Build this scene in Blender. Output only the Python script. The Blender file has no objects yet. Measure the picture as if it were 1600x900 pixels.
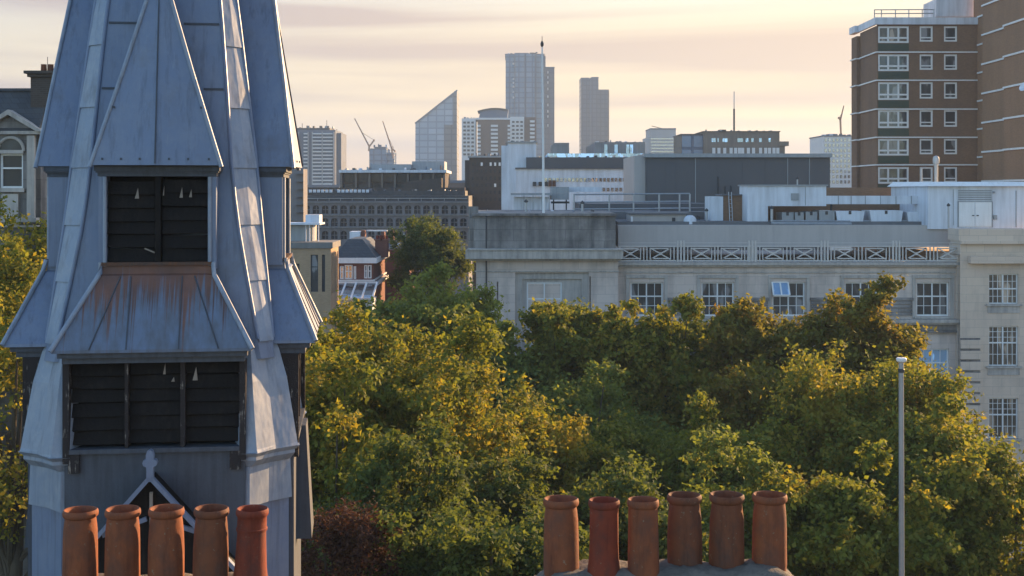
import bpy, math, random
import numpy as np
from mathutils import Vector, Matrix
R = math.radians
sc = bpy.context.scene
COL = sc.collection
# ------------------------------------------------------------------ camera
CZ, F, HY = 22.0, 2000.0, 298.0          # eye height, focal length in photo pixels, horizon row
cam_d = bpy.data.cameras.new('camera'); cam = bpy.data.objects.new('camera', cam_d); COL.objects.link(cam)
cam.location = (0, 0, CZ); cam.rotation_euler = (R(90), 0, 0)
cam_d.sensor_width = 36; cam_d.lens = 36*F/1600; cam_d.shift_y = -(450-HY)/1600
cam_d.clip_start = 0.1; cam_d.clip_end = 9000
sc.camera = cam
# ------------------------------------------------------------------ sky, sun, exposure
SUN_AZ, SUN_EL = 44.5, 13.0               # degrees clockwise from +Y, degrees above horizon
sd = Vector((math.sin(R(SUN_AZ))*math.cos(R(SUN_EL)), math.cos(R(SUN_AZ))*math.cos(R(SUN_EL)), math.sin(R(SUN_EL))))
SKY_K = 0.14
w = bpy.data.worlds.new('World'); sc.world = w; w.use_nodes = True
N, L = w.node_tree.nodes, w.node_tree.links
N.clear()
def wn(t, **k):
    n = N.new(t)
    for a, b in k.items(): setattr(n, a, b)
    return n
def wmath(op, a, b=None, c=None, clamp=False):
    n = N.new('ShaderNodeMath'); n.operation = op; n.use_clamp = clamp
    for i, v in enumerate((a, b, c)):
        if v is None: continue
        if isinstance(v, (int, float)): n.inputs[i].default_value = v
        else: L.new(v, n.inputs[i])
    return n.outputs[0]
sky = wn('ShaderNodeTexSky', sky_type='NISHITA', sun_disc=False, sun_elevation=R(SUN_EL), sun_rotation=R(SUN_AZ),
         altitude=20, air_density=1.0, dust_density=1.0, ozone_density=2.2)
tc = wn('ShaderNodeTexCoord'); sep = wn('ShaderNodeSeparateXYZ'); L.new(tc.outputs['Generated'], sep.inputs[0])
sx, sy, sz = sep.outputs
mp = wn('ShaderNodeMapping'); mp.inputs['Scale'].default_value = (1.1, 1.1, 23); mp.inputs['Location'].default_value = (3.1, 0.4, 1.7)
L.new(tc.outputs['Generated'], mp.inputs[0])
nz = wn('ShaderNodeTexNoise'); nz.inputs['Scale'].default_value = 1.0; nz.inputs['Detail'].default_value = 7; nz.inputs['Roughness'].default_value = 0.48
nz.inputs['Distortion'].default_value = 0.7
L.new(mp.outputs[0], nz.inputs['Vector'])
# glow towards the sun's side of the horizon
az = wmath('ADD', wmath('MULTIPLY', sx, math.sin(R(SUN_AZ))), wmath('MULTIPLY', sy, math.cos(R(SUN_AZ))))
glow = wmath('SMOOTH_MIN', 1.0, wmath('MAXIMUM', wmath('MULTIPLY_ADD', az, 2.8, -0.08), 0.0), 0.1)
veil_r = wn('ShaderNodeValToRGB'); L.new(sz, veil_r.inputs[0])       # colour of the thin high cloud by height
e = veil_r.color_ramp.elements
e[0].position = 0.0; e[0].color = (0.325, 0.222, 0.150, 1)
e[1].position = 0.24; e[1].color = (0.17, 0.185, 0.225, 1)
for p, c in ((0.03, (0.335, 0.232, 0.155, 1)), (0.07, (0.345, 0.265, 0.178, 1)), (0.11, (0.355, 0.292, 0.210, 1)), (0.15, (0.300, 0.272, 0.245, 1))):
    q = e.new(p); q.color = c
bank = wn('ShaderNodeValToRGB'); L.new(nz.outputs['Fac'], bank.inputs[0])
bank.color_ramp.elements[0].position = 0.42; bank.color_ramp.elements[0].color = (0, 0, 0, 1)
bank.color_ramp.elements[1].position = 0.62; bank.color_ramp.elements[1].color = (1, 1, 1, 1)
bankmix = wn('ShaderNodeMix', data_type='RGBA', blend_type='MIX')
L.new(wmath('MULTIPLY', bank.outputs[0], 0.95), bankmix.inputs[0])
L.new(veil_r.outputs[0], bankmix.inputs[6]); bankmix.inputs[7].default_value = (0.218, 0.162, 0.145, 1)
sunside = wn('ShaderNodeMix', data_type='RGBA', blend_type='MULTIPLY'); sunside.inputs[0].default_value = 1
L.new(bankmix.outputs[2], sunside.inputs[6])
gr = wn('ShaderNodeValToRGB'); L.new(az, gr.inputs[0])
gr.color_ramp.elements[0].position = 0.30; gr.color_ramp.elements[0].color = (0.74, 0.80, 0.92, 1)
gr.color_ramp.elements[1].position = 0.92; gr.color_ramp.elements[1].color = (1.42, 1.30, 1.0, 1)
L.new(gr.outputs[0], sunside.inputs[7])
skyk = wn('ShaderNodeMix', data_type='RGBA', blend_type='MULTIPLY'); skyk.inputs[0].default_value = 1
L.new(sky.outputs[0], skyk.inputs[6]); skyk.inputs[7].default_value = (SKY_K, SKY_K, SKY_K, 1)
low = wn('ShaderNodeMapRange', interpolation_type='SMOOTHSTEP'); L.new(sz, low.inputs[0])
low.inputs[1].default_value = 0.12; low.inputs[2].default_value = 0.42; low.inputs[3].default_value = 1; low.inputs[4].default_value = 0
vm = wmath('MULTIPLY', low.outputs[0], wmath('MULTIPLY', glow, 0.95, clamp=True), clamp=True)
fin = wn('ShaderNodeMix', data_type='RGBA', blend_type='MIX')
L.new(vm, fin.inputs[0]); L.new(skyk.outputs[2], fin.inputs[6]); L.new(sunside.outputs[2], fin.inputs[7])
bg = wn('ShaderNodeBackground'); L.new(fin.outputs[2], bg.inputs[0]); bg.inputs[1].default_value = 1.0
wo = wn('ShaderNodeOutputWorld'); L.new(bg.outputs[0], wo.inputs[0])

sun_d = bpy.data.lights.new('sun', 'SUN'); sun_d.energy = 5.0; sun_d.angle = R(0.6); sun_d.color = (1.0, 0.62, 0.30)
sun = bpy.data.objects.new('sun', sun_d); COL.objects.link(sun)
sun.rotation_euler = (-sd).to_track_quat('-Z', 'Y').to_euler()
sun.location = (60, 40, 60)
sc.view_settings.view_transform = 'Standard'; sc.view_settings.look = 'None'
sc.view_settings.exposure = 1.5; sc.view_settings.gamma = 1
sc.cycles.max_bounces = 8; sc.cycles.diffuse_bounces = 3; sc.cycles.transparent_max_bounces = 8
sc.cycles.volume_bounces = 0; sc.cycles.use_denoising = True
random.seed(7)

# ------------------------------------------------------------------ materials
def nt(name):
    m = bpy.data.materials.new(name); m.use_nodes = True
    return m, m.node_tree.nodes, m.node_tree.links, m.node_tree.nodes['Principled BSDF']
def rgba(c): return (c[0], c[1], c[2], 1)
def coords(n, l, kind='wall'):
    t = n.new('ShaderNodeTexCoord')
    if kind == 'obj': return t.outputs['Object']
    s = n.new('ShaderNodeSeparateXYZ'); l.new(t.outputs['Object'], s.inputs[0])
    a = n.new('ShaderNodeMath'); a.operation = 'ADD'; l.new(s.outputs[0], a.inputs[0]); l.new(s.outputs[1], a.inputs[1])
    c = n.new('ShaderNodeCombineXYZ'); l.new(a.outputs[0], c.inputs[0]); l.new(s.outputs[2], c.inputs[1])
    return c.outputs[0]
def noise(n, l, vec, scale, detail=5, rough=0.6, stretch=None):
    if stretch:
        m = n.new('ShaderNodeMapping'); m.inputs['Scale'].default_value = stretch; l.new(vec, m.inputs[0]); vec = m.outputs[0]
    x = n.new('ShaderNodeTexNoise'); x.inputs['Scale'].default_value = scale; x.inputs['Detail'].default_value = detail
    x.inputs['Roughness'].default_value = rough; l.new(vec, x.inputs['Vector'])
    return x.outputs['Fac']
def ramp(n, l, fac, stops):
    r = n.new('ShaderNodeValToRGB'); l.new(fac, r.inputs[0]); e = r.color_ramp.elements
    e[0].position, e[0].color = stops[0][0], rgba(stops[0][1]); e[1].position, e[1].color = stops[-1][0], rgba(stops[-1][1])
    for p, c in stops[1:-1]: q = e.new(p); q.color = rgba(c)
    return r.outputs[0]
def mixc(n, l, fac, a, b, mode='MIX'):
    m = n.new('ShaderNodeMix'); m.data_type = 'RGBA'; m.blend_type = mode
    for i, v in ((0, fac), (6, a), (7, b)):
        if isinstance(v, (int, float)): m.inputs[i].default_value = v
        elif isinstance(v, tuple): m.inputs[i].default_value = rgba(v)
        else: l.new(v, m.inputs[i])
    return m.outputs[2]
def bump(n, l, p, h, strength, dist):
    b = n.new('ShaderNodeBump'); b.inputs['Strength'].default_value = strength; b.inputs['Distance'].default_value = dist
    l.new(h, b.inputs['Height']); l.new(b.outputs[0], p.inputs['Normal'])
def weathered(name, col, dirt, scale=0.6, amt=0.6, streak=0.5, rough=0.75, metallic=0.0, bumps=0.15, spec=0.3, lo=.42, hi=.7):
    m, n, l, p = nt(name); o = coords(n, l, 'obj')
    a = noise(n, l, o, scale, 7, 0.65)
    s = noise(n, l, o, 1.0, 4, 0.6, (6*scale, 6*scale, 0.5*scale))
    k = n.new('ShaderNodeMix'); k.inputs[0].default_value = streak; l.new(a, k.inputs[2]); l.new(s, k.inputs[3])
    f = ramp(n, l, k.outputs[0], [(lo, (0, 0, 0)), (hi, (amt,)*3)])
    l.new(mixc(n, l, f, col, dirt), p.inputs['Base Color'])
    g = noise(n, l, o, scale*9, 4, 0.7)
    rr = n.new('ShaderNodeMapRange'); l.new(g, rr.inputs[0]); rr.inputs[3].default_value = max(rough-.14, .05); rr.inputs[4].default_value = min(rough+.14, 1)
    l.new(rr.outputs[0], p.inputs['Roughness']); p.inputs['Metallic'].default_value = metallic
    p.inputs['Specular IOR Level'].default_value = spec
    if bumps: bump(n, l, p, g, bumps, 0.03)
    return m
def masonry(name, c1, c2, mortar, bw, bh, ms, dirt, amt=.5, off=.5, rough=.85, scale=.35, lo=.42, hi=.7, streak=.5):
    m, n, l, p = nt(name); v = coords(n, l)
    b = n.new('ShaderNodeTexBrick'); b.offset = off; l.new(v, b.inputs['Vector'])
    b.inputs['Color1'].default_value = rgba(c1); b.inputs['Color2'].default_value = rgba(c2); b.inputs['Mortar'].default_value = rgba(mortar)
    b.inputs['Scale'].default_value = 1; b.inputs['Brick Width'].default_value = bw; b.inputs['Row Height'].default_value = bh
    b.inputs['Mortar Size'].default_value = ms; b.inputs['Mortar Smooth'].default_value = .2; b.inputs['Bias'].default_value = 0
    o = coords(n, l, 'obj')
    a = noise(n, l, o, scale, 7, 0.68); s = noise(n, l, o, 1, 4, .6, (3*scale, 3*scale, .35*scale))
    k = n.new('ShaderNodeMix'); k.inputs[0].default_value = streak; l.new(a, k.inputs[2]); l.new(s, k.inputs[3])
    f = ramp(n, l, k.outputs[0], [(lo, (0, 0, 0)), (hi, (amt,)*3)])
    l.new(mixc(n, l, f, b.outputs['Color'], dirt), p.inputs['Base Color'])
    p.inputs['Roughness'].default_value = rough; p.inputs['Specular IOR Level'].default_value = .25
    bump(n, l, p, b.outputs['Fac'], -.3, .02)
    return m
def glazed(name, c1, c2, frame, bw, bh, ms, rough=.12, spec=.8, metallic=0.0):
    m, n, l, p = nt(name); v = coords(n, l)
    b = n.new('ShaderNodeTexBrick'); b.offset = 0; l.new(v, b.inputs['Vector'])
    b.inputs['Color1'].default_value = rgba(c1); b.inputs['Color2'].default_value = rgba(c2); b.inputs['Mortar'].default_value = rgba(frame)
    b.inputs['Scale'].default_value = 1; b.inputs['Brick Width'].default_value = bw; b.inputs['Row Height'].default_value = bh
    b.inputs['Mortar Size'].default_value = ms; b.inputs['Mortar Smooth'].default_value = 0; b.inputs['Bias'].default_value = 0
    l.new(b.outputs['Color'], p.inputs['Base Color'])
    rr = n.new('ShaderNodeMapRange'); l.new(b.outputs['Fac'], rr.inputs[0]); rr.inputs[3].default_value = rough; rr.inputs[4].default_value = .6
    l.new(rr.outputs[0], p.inputs['Roughness']); p.inputs['Specular IOR Level'].default_value = spec; p.inputs['Metallic'].default_value = metallic
    return m
def glass(name, inside, refl=.25, rough=.04, var=.5, tint=(.85, .92, 1, 1), blind=3.0):
    """opaque dark interior behind a reflecting pane; a slow noise stands for blinds and rooms"""
    m, n, l, p = nt(name); o = n.new('ShaderNodeTexCoord').outputs['Object']; info = n.new('ShaderNodeObjectInfo')
    a = n.new('ShaderNodeVectorMath'); l.new(o, a.inputs[0])
    sc_ = n.new('ShaderNodeMath'); sc_.operation = 'MULTIPLY'; sc_.inputs[1].default_value = 40; l.new(info.outputs['Random'], sc_.inputs[0]); l.new(sc_.outputs[0], a.inputs[1])
    f = noise(n, l, a.outputs[0], .9, 2, .5, (1.6, 1, .5))
    c = ramp(n, l, f, [(.40, tuple(x*(1-var) for x in inside)), (.55, inside), (.60, tuple(x*blind+.017*blind for x in inside))])
    rnd = n.new('ShaderNodeMapRange'); l.new(info.outputs['Random'], rnd.inputs[0]); rnd.inputs[3].default_value = .55; rnd.inputs[4].default_value = 1.5
    c = mixc(n, l, 1.0, c, (1, 1, 1), 'MULTIPLY'); 
    vv = n.new('ShaderNodeVectorMath'); vv.operation = 'SCALE'; l.new(c, vv.inputs[0]); l.new(rnd.outputs[0], vv.inputs['Scale'])
    l.new(vv.outputs[0], p.inputs['Base Color']); p.inputs['Roughness'].default_value = .6
    g = n.new('ShaderNodeBsdfGlossy'); g.inputs['Roughness'].default_value = rough; g.inputs['Color'].default_value = tint
    bn = noise(n, l, a.outputs[0], 1.4, 1); b = n.new('ShaderNodeBump'); b.inputs['Strength'].default_value = .12; b.inputs['Distance'].default_value = .1
    l.new(bn, b.inputs['Height']); l.new(b.outputs[0], g.inputs['Normal'])
    mx = n.new('ShaderNodeMixShader'); mx.inputs[0].default_value = refl
    l.new(p.outputs[0], mx.inputs[1]); l.new(g.outputs[0], mx.inputs[2])
    l.new(mx.outputs[0], n['Material Output'].inputs[0])
    return m
M = {}
def leadsheet(name, base, pale, dark, sc_=1.0):
    m, n, l, p = nt(name); o = coords(n, l, 'obj')
    a = noise(n, l, o, 1.3*sc_, 6, .62); st = noise(n, l, o, 1, 5, .65, (11, 11, .7)); sb = noise(n, l, o, 1, 4, .6, (26, 26, 1.6)); bl = noise(n, l, o, 3.4*sc_, 6, .7)
    c = mixc(n, l, ramp(n, l, bl, [(.44, (0, 0, 0)), (.70, (.75,)*3)]), base, pale)
    c = mixc(n, l, ramp(n, l, st, [(.52, (0, 0, 0)), (.72, (.62,)*3)]), c, dark)
    c = mixc(n, l, ramp(n, l, sb, [(.60, (0, 0, 0)), (.72, (.55,)*3)]), c, pale)
    c = mixc(n, l, ramp(n, l, a, [(.55, (0, 0, 0)), (.72, (.5,)*3)]), c, (.115, .105, .10))
    l.new(c, p.inputs['Base Color']); p.inputs['Metallic'].default_value = .12; p.inputs['Specular IOR Level'].default_value = .45
    rr = n.new('ShaderNodeMapRange'); l.new(bl, rr.inputs[0]); rr.inputs[3].default_value = .34; rr.inputs[4].default_value = .66; l.new(rr.outputs[0], p.inputs['Roughness'])
    rp = noise(n, l, o, 1, 3, .5, (2.6, 2.6, 1.3)); b1 = n.new('ShaderNodeBump'); b1.inputs['Strength'].default_value = .28; b1.inputs['Distance'].default_value = .08; l.new(rp, b1.inputs['Height'])
    b2 = n.new('ShaderNodeBump'); b2.inputs['Strength'].default_value = .15; b2.inputs['Distance'].default_value = .01; l.new(bl, b2.inputs['Height']); l.new(b1.outputs[0], b2.inputs['Normal']); l.new(b2.outputs[0], p.inputs['Normal'])
    return m
M['lead'] = leadsheet('lead_sheet', (.150, .190, .278), (.200, .235, .305), (.085, .100, .140))
M['lead_pale'] = leadsheet('lead_pale', (.215, .258, .330), (.31, .335, .375), (.105, .118, .15), 1.5)
M['lead_dark'] = weathered('lead_dark', (.075, .085, .105), (.035, .035, .04), 2.2, .7, .6, .65, 0, .2, .3)
M['timber_black'] = weathered('tarred_timber', (.008, .007, .007), (.030, .025, .021), 3, .8, .5, .75, 0, .3, .2, .5, .75)
M['timber_peel'] = weathered('peeling_timber', (.035, .03, .03), (.28, .25, .22), 7, .9, .5, .8, 0, .5, .2, .56, .62)
M['wood_sky_gap'] = weathered('bare_wood_sky_gap', (.30, .26, .22), (.14, .11, .09), 8, .6, .5, .8)  # king post wood; also stands for sky light through the louvre gaps
def rusty_lead():
    m, n, l, p = nt('rusty_lead'); o = coords(n, l, 'obj')
    a = noise(n, l, o, 1.6, 7, .65); s = noise(n, l, o, 1, 4, .6, (9, 9, .8))
    k = n.new('ShaderNodeMix'); k.inputs[0].default_value = .6; l.new(a, k.inputs[2]); l.new(s, k.inputs[3])
    base = ramp(n, l, k.outputs[0], [(.38, (.125, .165, .245)), (.60, (.095, .108, .135)), (.75, (.062, .066, .078))])
    sp = n.new('ShaderNodeSeparateXYZ'); l.new(o, sp.inputs[0])
    st = noise(n, l, o, 1, 3, .75, (24, 0, .22)); cl = noise(n, l, o, 1, 1, .5, (4.5, 0, .0))
    h = n.new('ShaderNodeMapRange'); l.new(sp.outputs[2], h.inputs[0]); h.clamp = True
    h.inputs[1].default_value = 8.30; h.inputs[2].default_value = 9.05; h.inputs[3].default_value = -.27; h.inputs[4].default_value = .06
    h2 = n.new('ShaderNodeMapRange'); l.new(sp.outputs[2], h2.inputs[0]); h2.inputs[1].default_value = 9.0; h2.inputs[2].default_value = 9.08; h2.inputs[3].default_value = 0; h2.inputs[4].default_value = .045
    ad = n.new('ShaderNodeMath'); ad.operation = 'ADD'; l.new(st, ad.inputs[0]); l.new(h.outputs[0], ad.inputs[1])
    ad2 = n.new('ShaderNodeMath'); ad2.operation = 'ADD'; l.new(ad.outputs[0], ad2.inputs[0]); l.new(h2.outputs[0], ad2.inputs[1])
    ad3 = n.new('ShaderNodeMath'); ad3.operation = 'MULTIPLY_ADD'; l.new(cl, ad3.inputs[0]); ad3.inputs[1].default_value = .5; l.new(ad2.outputs[0], ad3.inputs[2])
    m2 = n.new('ShaderNodeMath'); m2.operation = 'MULTIPLY'; m2.inputs[1].default_value = .85
    l.new(ramp(n, l, ad3.outputs[0], [(.625, (0, 0, 0)), (.74, (1, 1, 1))]), m2.inputs[0])
    rc = ramp(n, l, a, [(.35, (.075, .030, .014)), (.65, (.20, .070, .026))])
    l.new(mixc(n, l, m2.outputs[0], base, rc), p.inputs['Base Color'])
    p.inputs['Roughness'].default_value = .6; bump(n, l, p, s, .2, .02)
    return m
M['rusty_lead'] = rusty_lead()
M['rust_sill'] = weathered('rust_sill', (.085, .06, .05), (.20, .075, .03), 5, .9, .5, .8, 0, .3, .2)
def terracotta(name, a, b, soot):
    m, n, l, p = nt(name); o = coords(n, l, 'obj')
    f = noise(n, l, o, 5, 6, .65); g = noise(n, l, o, 40, 3, .6)
    c = ramp(n, l, f, [(.35, a), (.65, b)])
    c = mixc(n, l, ramp(n, l, noise(n, l, o, 4.2, 6, .75, (1, 1, .6)), [(.46, (0, 0, 0)), (.62, (.85,)*3)]), c, soot)
    c = mixc(n, l, ramp(n, l, noise(n, l, o, 26, 3, .6), [(.66, (0, 0, 0)), (.72, (.55,)*3)]), c, (.24, .21, .15))
    c = mixc(n, l, ramp(n, l, noise(n, l, o, 1, 5, .7, (9, 9, 1.2)), [(.54, (0, 0, 0)), (.72, (.7,)*3)]), c, tuple(x*.45 for x in b))
    l.new(c, p.inputs['Base Color']); p.inputs['Roughness'].default_value = .78; p.inputs['Specular IOR Level'].default_value = .25
    bump(n, l, p, g, .5, .006); return m
M['terra'] = terracotta('terracotta', (.26, .080, .032), (.20, .060, .027), (.13, .055, .035))
M['terra_red'] = terracotta('terracotta_red', (.22, .042, .019), (.17, .034, .017), (.10, .035, .025))
M['terra_brown'] = terracotta('terracotta_brown', (.19, .064, .029), (.15, .050, .025), (.10, .05, .035))
M['mortar'] = weathered('mortar', (.23, .205, .175), (.08, .075, .065), 6, .8, .1, .95, 0, 1.0, .1)
M['stock_brick'] = masonry('stock_brick', (.20, .14, .085), (.13, .09, .06), (.22, .2, .17), .225, .075, .01, (.05, .045, .04))
M['slate'] = masonry('slate', (.07, .075, .085), (.05, .053, .06), (.03, .03, .033), .3, .2, .008, (.10, .10, .09), .5, .5, .6)
M['stone'] = masonry('portland_stone', (.65, .545, .475), (.59, .49, .43), (.46, .39, .345), 1.1, .52, .012, (.19, .18, .17), .75, scale=.35, lo=.46, hi=.70)
M['stone_flare'] = masonry('portland_stone_flare', (.66, .53, .42), (.60, .48, .385), (.47, .39, .32), 1.1, .52, .012, (.25, .23, .2), .6, scale=.35, lo=.5, hi=.75)  # warm lens flare painted into the right pavilion's stone colour
M['stone_soot_shade'] = masonry('soot_shade_stone', (.34, .315, .295), (.27, .25, .235), (.16, .15, .145), 1.6, .7, .015, (.085, .082, .082), .92, scale=.42, lo=.40, hi=.60)  # real soot; also paints shade on the frieze and quoin grooves
M['stone_trim'] = weathered('stone_trim', (.48, .44, .40), (.17, .16, .15), .8, .8, .5, .85, 0, .15, .2)
M['roof_felt'] = weathered('roof_felt', (.14, .145, .155), (.07, .07, .075), .5, .7, .2, .9)
M['white_paint'] = weathered('white_paint', (.78, .78, .77), (.52, .51, .48), .9, .5, .5, .55, 0, .05)
M['white_panel'] = weathered('white_panel', (.66, .70, .76), (.34, .35, .37), .35, .75, .65, .5, 0, .04)
M['rail_white'] = weathered('rail_white', (.56, .53, .50), (.34, .32, .30), 1.5, .6, .5, .6, 0, .05)
M['cream_panel'] = weathered('cream_panel', (.43, .40, .38), (.30, .28, .27), .5, .5, .6, .7, 0, .05)
M['grey_metal'] = weathered('grey_metal', (.30, .32, .34), (.16, .17, .18), .8, .5, .6, .5, .3, .05)
M['galv'] = weathered('galvanised', (.40, .41, .42), (.25, .25, .25), 2, .5, .6, .45, .6, .05)
M['dark_metal'] = weathered('dark_metal', (.045, .047, .052), (.08, .08, .08), 2, .5, .5, .6)
M['slate_clad'] = weathered('grey_cladding', (.098, .100, .108), (.075, .077, .085), .08, .6, .4, .55, 0, .0, .3)
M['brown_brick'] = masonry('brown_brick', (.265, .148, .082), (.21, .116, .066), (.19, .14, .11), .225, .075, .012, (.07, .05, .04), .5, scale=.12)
M['brown_brick_flare'] = masonry('brown_brick_flare', (.36, .185, .096), (.29, .150, .078), (.26, .18, .13), .225, .075, .012, (.10, .07, .05), .5, scale=.12)  # brown brick with the wing's flare and reflected light painted in
M['dark_brick'] = masonry('dark_brick', (.085, .068, .058), (.065, .052, .046), (.09, .08, .07), .225, .075, .012, (.04, .036, .034), .5, scale=.12)
M['red_brick'] = masonry('red_brick', (.22, .07, .045), (.17, .055, .036), (.2, .15, .13), .225, .075, .01, (.09, .04, .03), .5, scale=.3)
M['yellow_brick'] = masonry('yellow_brick', (.50, .325, .185), (.42, .27, .15), (.42, .33, .25), .225, .075, .01, (.16, .11, .07), .5, scale=.2)
M['green_panel'] = weathered('green_panel', (.055, .075, .055), (.04, .05, .04), .6, .5, .5, .6)
M['concrete'] = weathered('concrete', (.22, .215, .205), (.11, .105, .10), .3, .7, .6, .85)
M['brown_conc'] = weathered('brown_concrete', (.17, .145, .125), (.08, .07, .06), .25, .7, .5, .85)
M['arcade_stone'] = weathered('arcade_stone', (.20,.195,.205), (.10,.10,.105), .25, .7, .5, .85)
M['glass'] = glass('window_glass', (.045, .045, .047), .055)
M['glass_sky'] = glass('window_glass_sky', (.20, .35, .52), .30, .02, .15, (.60, .80, 1, 1))  # blue sky reflection painted into the pane colour
M['glass_warm'] = glass('window_glass_blind', (.105, .078, .055), .03)
M['glass_dark'] = glass('window_glass_dark', (.02, .021, .025), .012, blind=.8)
M['glass_far'] = glass('window_glass_far', (.045, .05, .06), .3)
M['asphalt'] = weathered('asphalt', (.05, .05, .052), (.035, .035, .036), .5, .5, 0, .9)
M['paving'] = masonry('paving', (.25, .24, .22), (.2, .19, .18), (.12, .12, .11), .9, .6, .01, (.12, .11, .1))
M['earth'] = weathered('earth', (.09, .085, .06), (.05, .06, .03), .05, .8, 0, .95)
M['bark'] = weathered('bark', (.11, .09, .065), (.05, .042, .033), 3, .8, .6, .9, 0, .8, .1)
M['crane'] = weathered('crane_paint', (.36, .20, .13), (.2, .1, .07), .5, .5, .5, .6)
def leaves(name, cols, autumn, amount, trans=.44):
    """leaf tone by leaf, clumps of turning leaves by a slow noise"""
    m, n, l, p = nt(name); g = n.new('ShaderNodeNewGeometry'); o = coords(n, l, 'obj')
    c = ramp(n, l, g.outputs['Random Per Island'], [(0, cols[0]), (.5, cols[1]), (1, cols[2])])
    f = noise(n, l, o, .42, 3, .6)
    wn_ = n.new('ShaderNodeTexWhiteNoise'); wn_.noise_dimensions = '1D'; l.new(g.outputs['Random Per Island'], wn_.inputs['W'])
    ad = n.new('ShaderNodeMath'); ad.operation = 'MULTIPLY_ADD'; l.new(wn_.outputs['Value'], ad.inputs[0]); ad.inputs[1].default_value = .22; l.new(f, ad.inputs[2])
    lo = .86-.36*amount
    c = mixc(n, l, ramp(n, l, ad.outputs[0], [(lo-.05, (0, 0, 0)), (lo+.10, (.9,)*3)]), c, ramp(n, l, wn_.outputs['Value'], [(0, autumn[0]), (1, autumn[1])]))
    l.new(c, p.inputs['Base Color']); p.inputs['Roughness'].default_value = .7; p.inputs['Specular IOR Level'].default_value = .12
    t = n.new('ShaderNodeBsdfTranslucent'); l.new(mixc(n, l, 1.0, c, (1.55, 1.45, .65), 'MULTIPLY'), t.inputs['Color'])
    mx = n.new('ShaderNodeMixShader'); mx.inputs[0].default_value = trans; l.new(p.outputs[0], mx.inputs[1]); l.new(t.outputs[0], mx.inputs[2])
    l.new(mx.outputs[0], n['Material Output'].inputs[0]); return m
G1 = ((.090, .115, .022), (.145, .168, .032), (.205, .210, .040))
G2 = ((.120, .150, .040), (.165, .200, .050), (.210, .240, .060))
G3 = ((.070, .095, .028), (.098, .128, .036), (.132, .158, .042))
AU = ((.33, .295, .045), (.31, .235, .036))
M['leaf_gold'] = leaves('leaf_gold', G1, AU, .62)
M['leaf_mid'] = leaves('leaf_mid', G1, AU, .36)
M['leaf_green'] = leaves('leaf_green', G2, AU, .18)
M['leaf_dark'] = leaves('leaf_dark', G3, AU, .08)
M['leaf_brown'] = leaves('leaf_brown', ((.11, .115, .028), (.155, .15, .032), (.20, .175, .034)), ((.26, .17, .03), (.22, .13, .026)), .5)
M['leaf_copper'] = leaves('leaf_copper', ((.050, .022, .016), (.075, .032, .022), (.095, .045, .028)), ((.10, .05, .03), (.08, .03, .02)), .3, .25)

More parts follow.
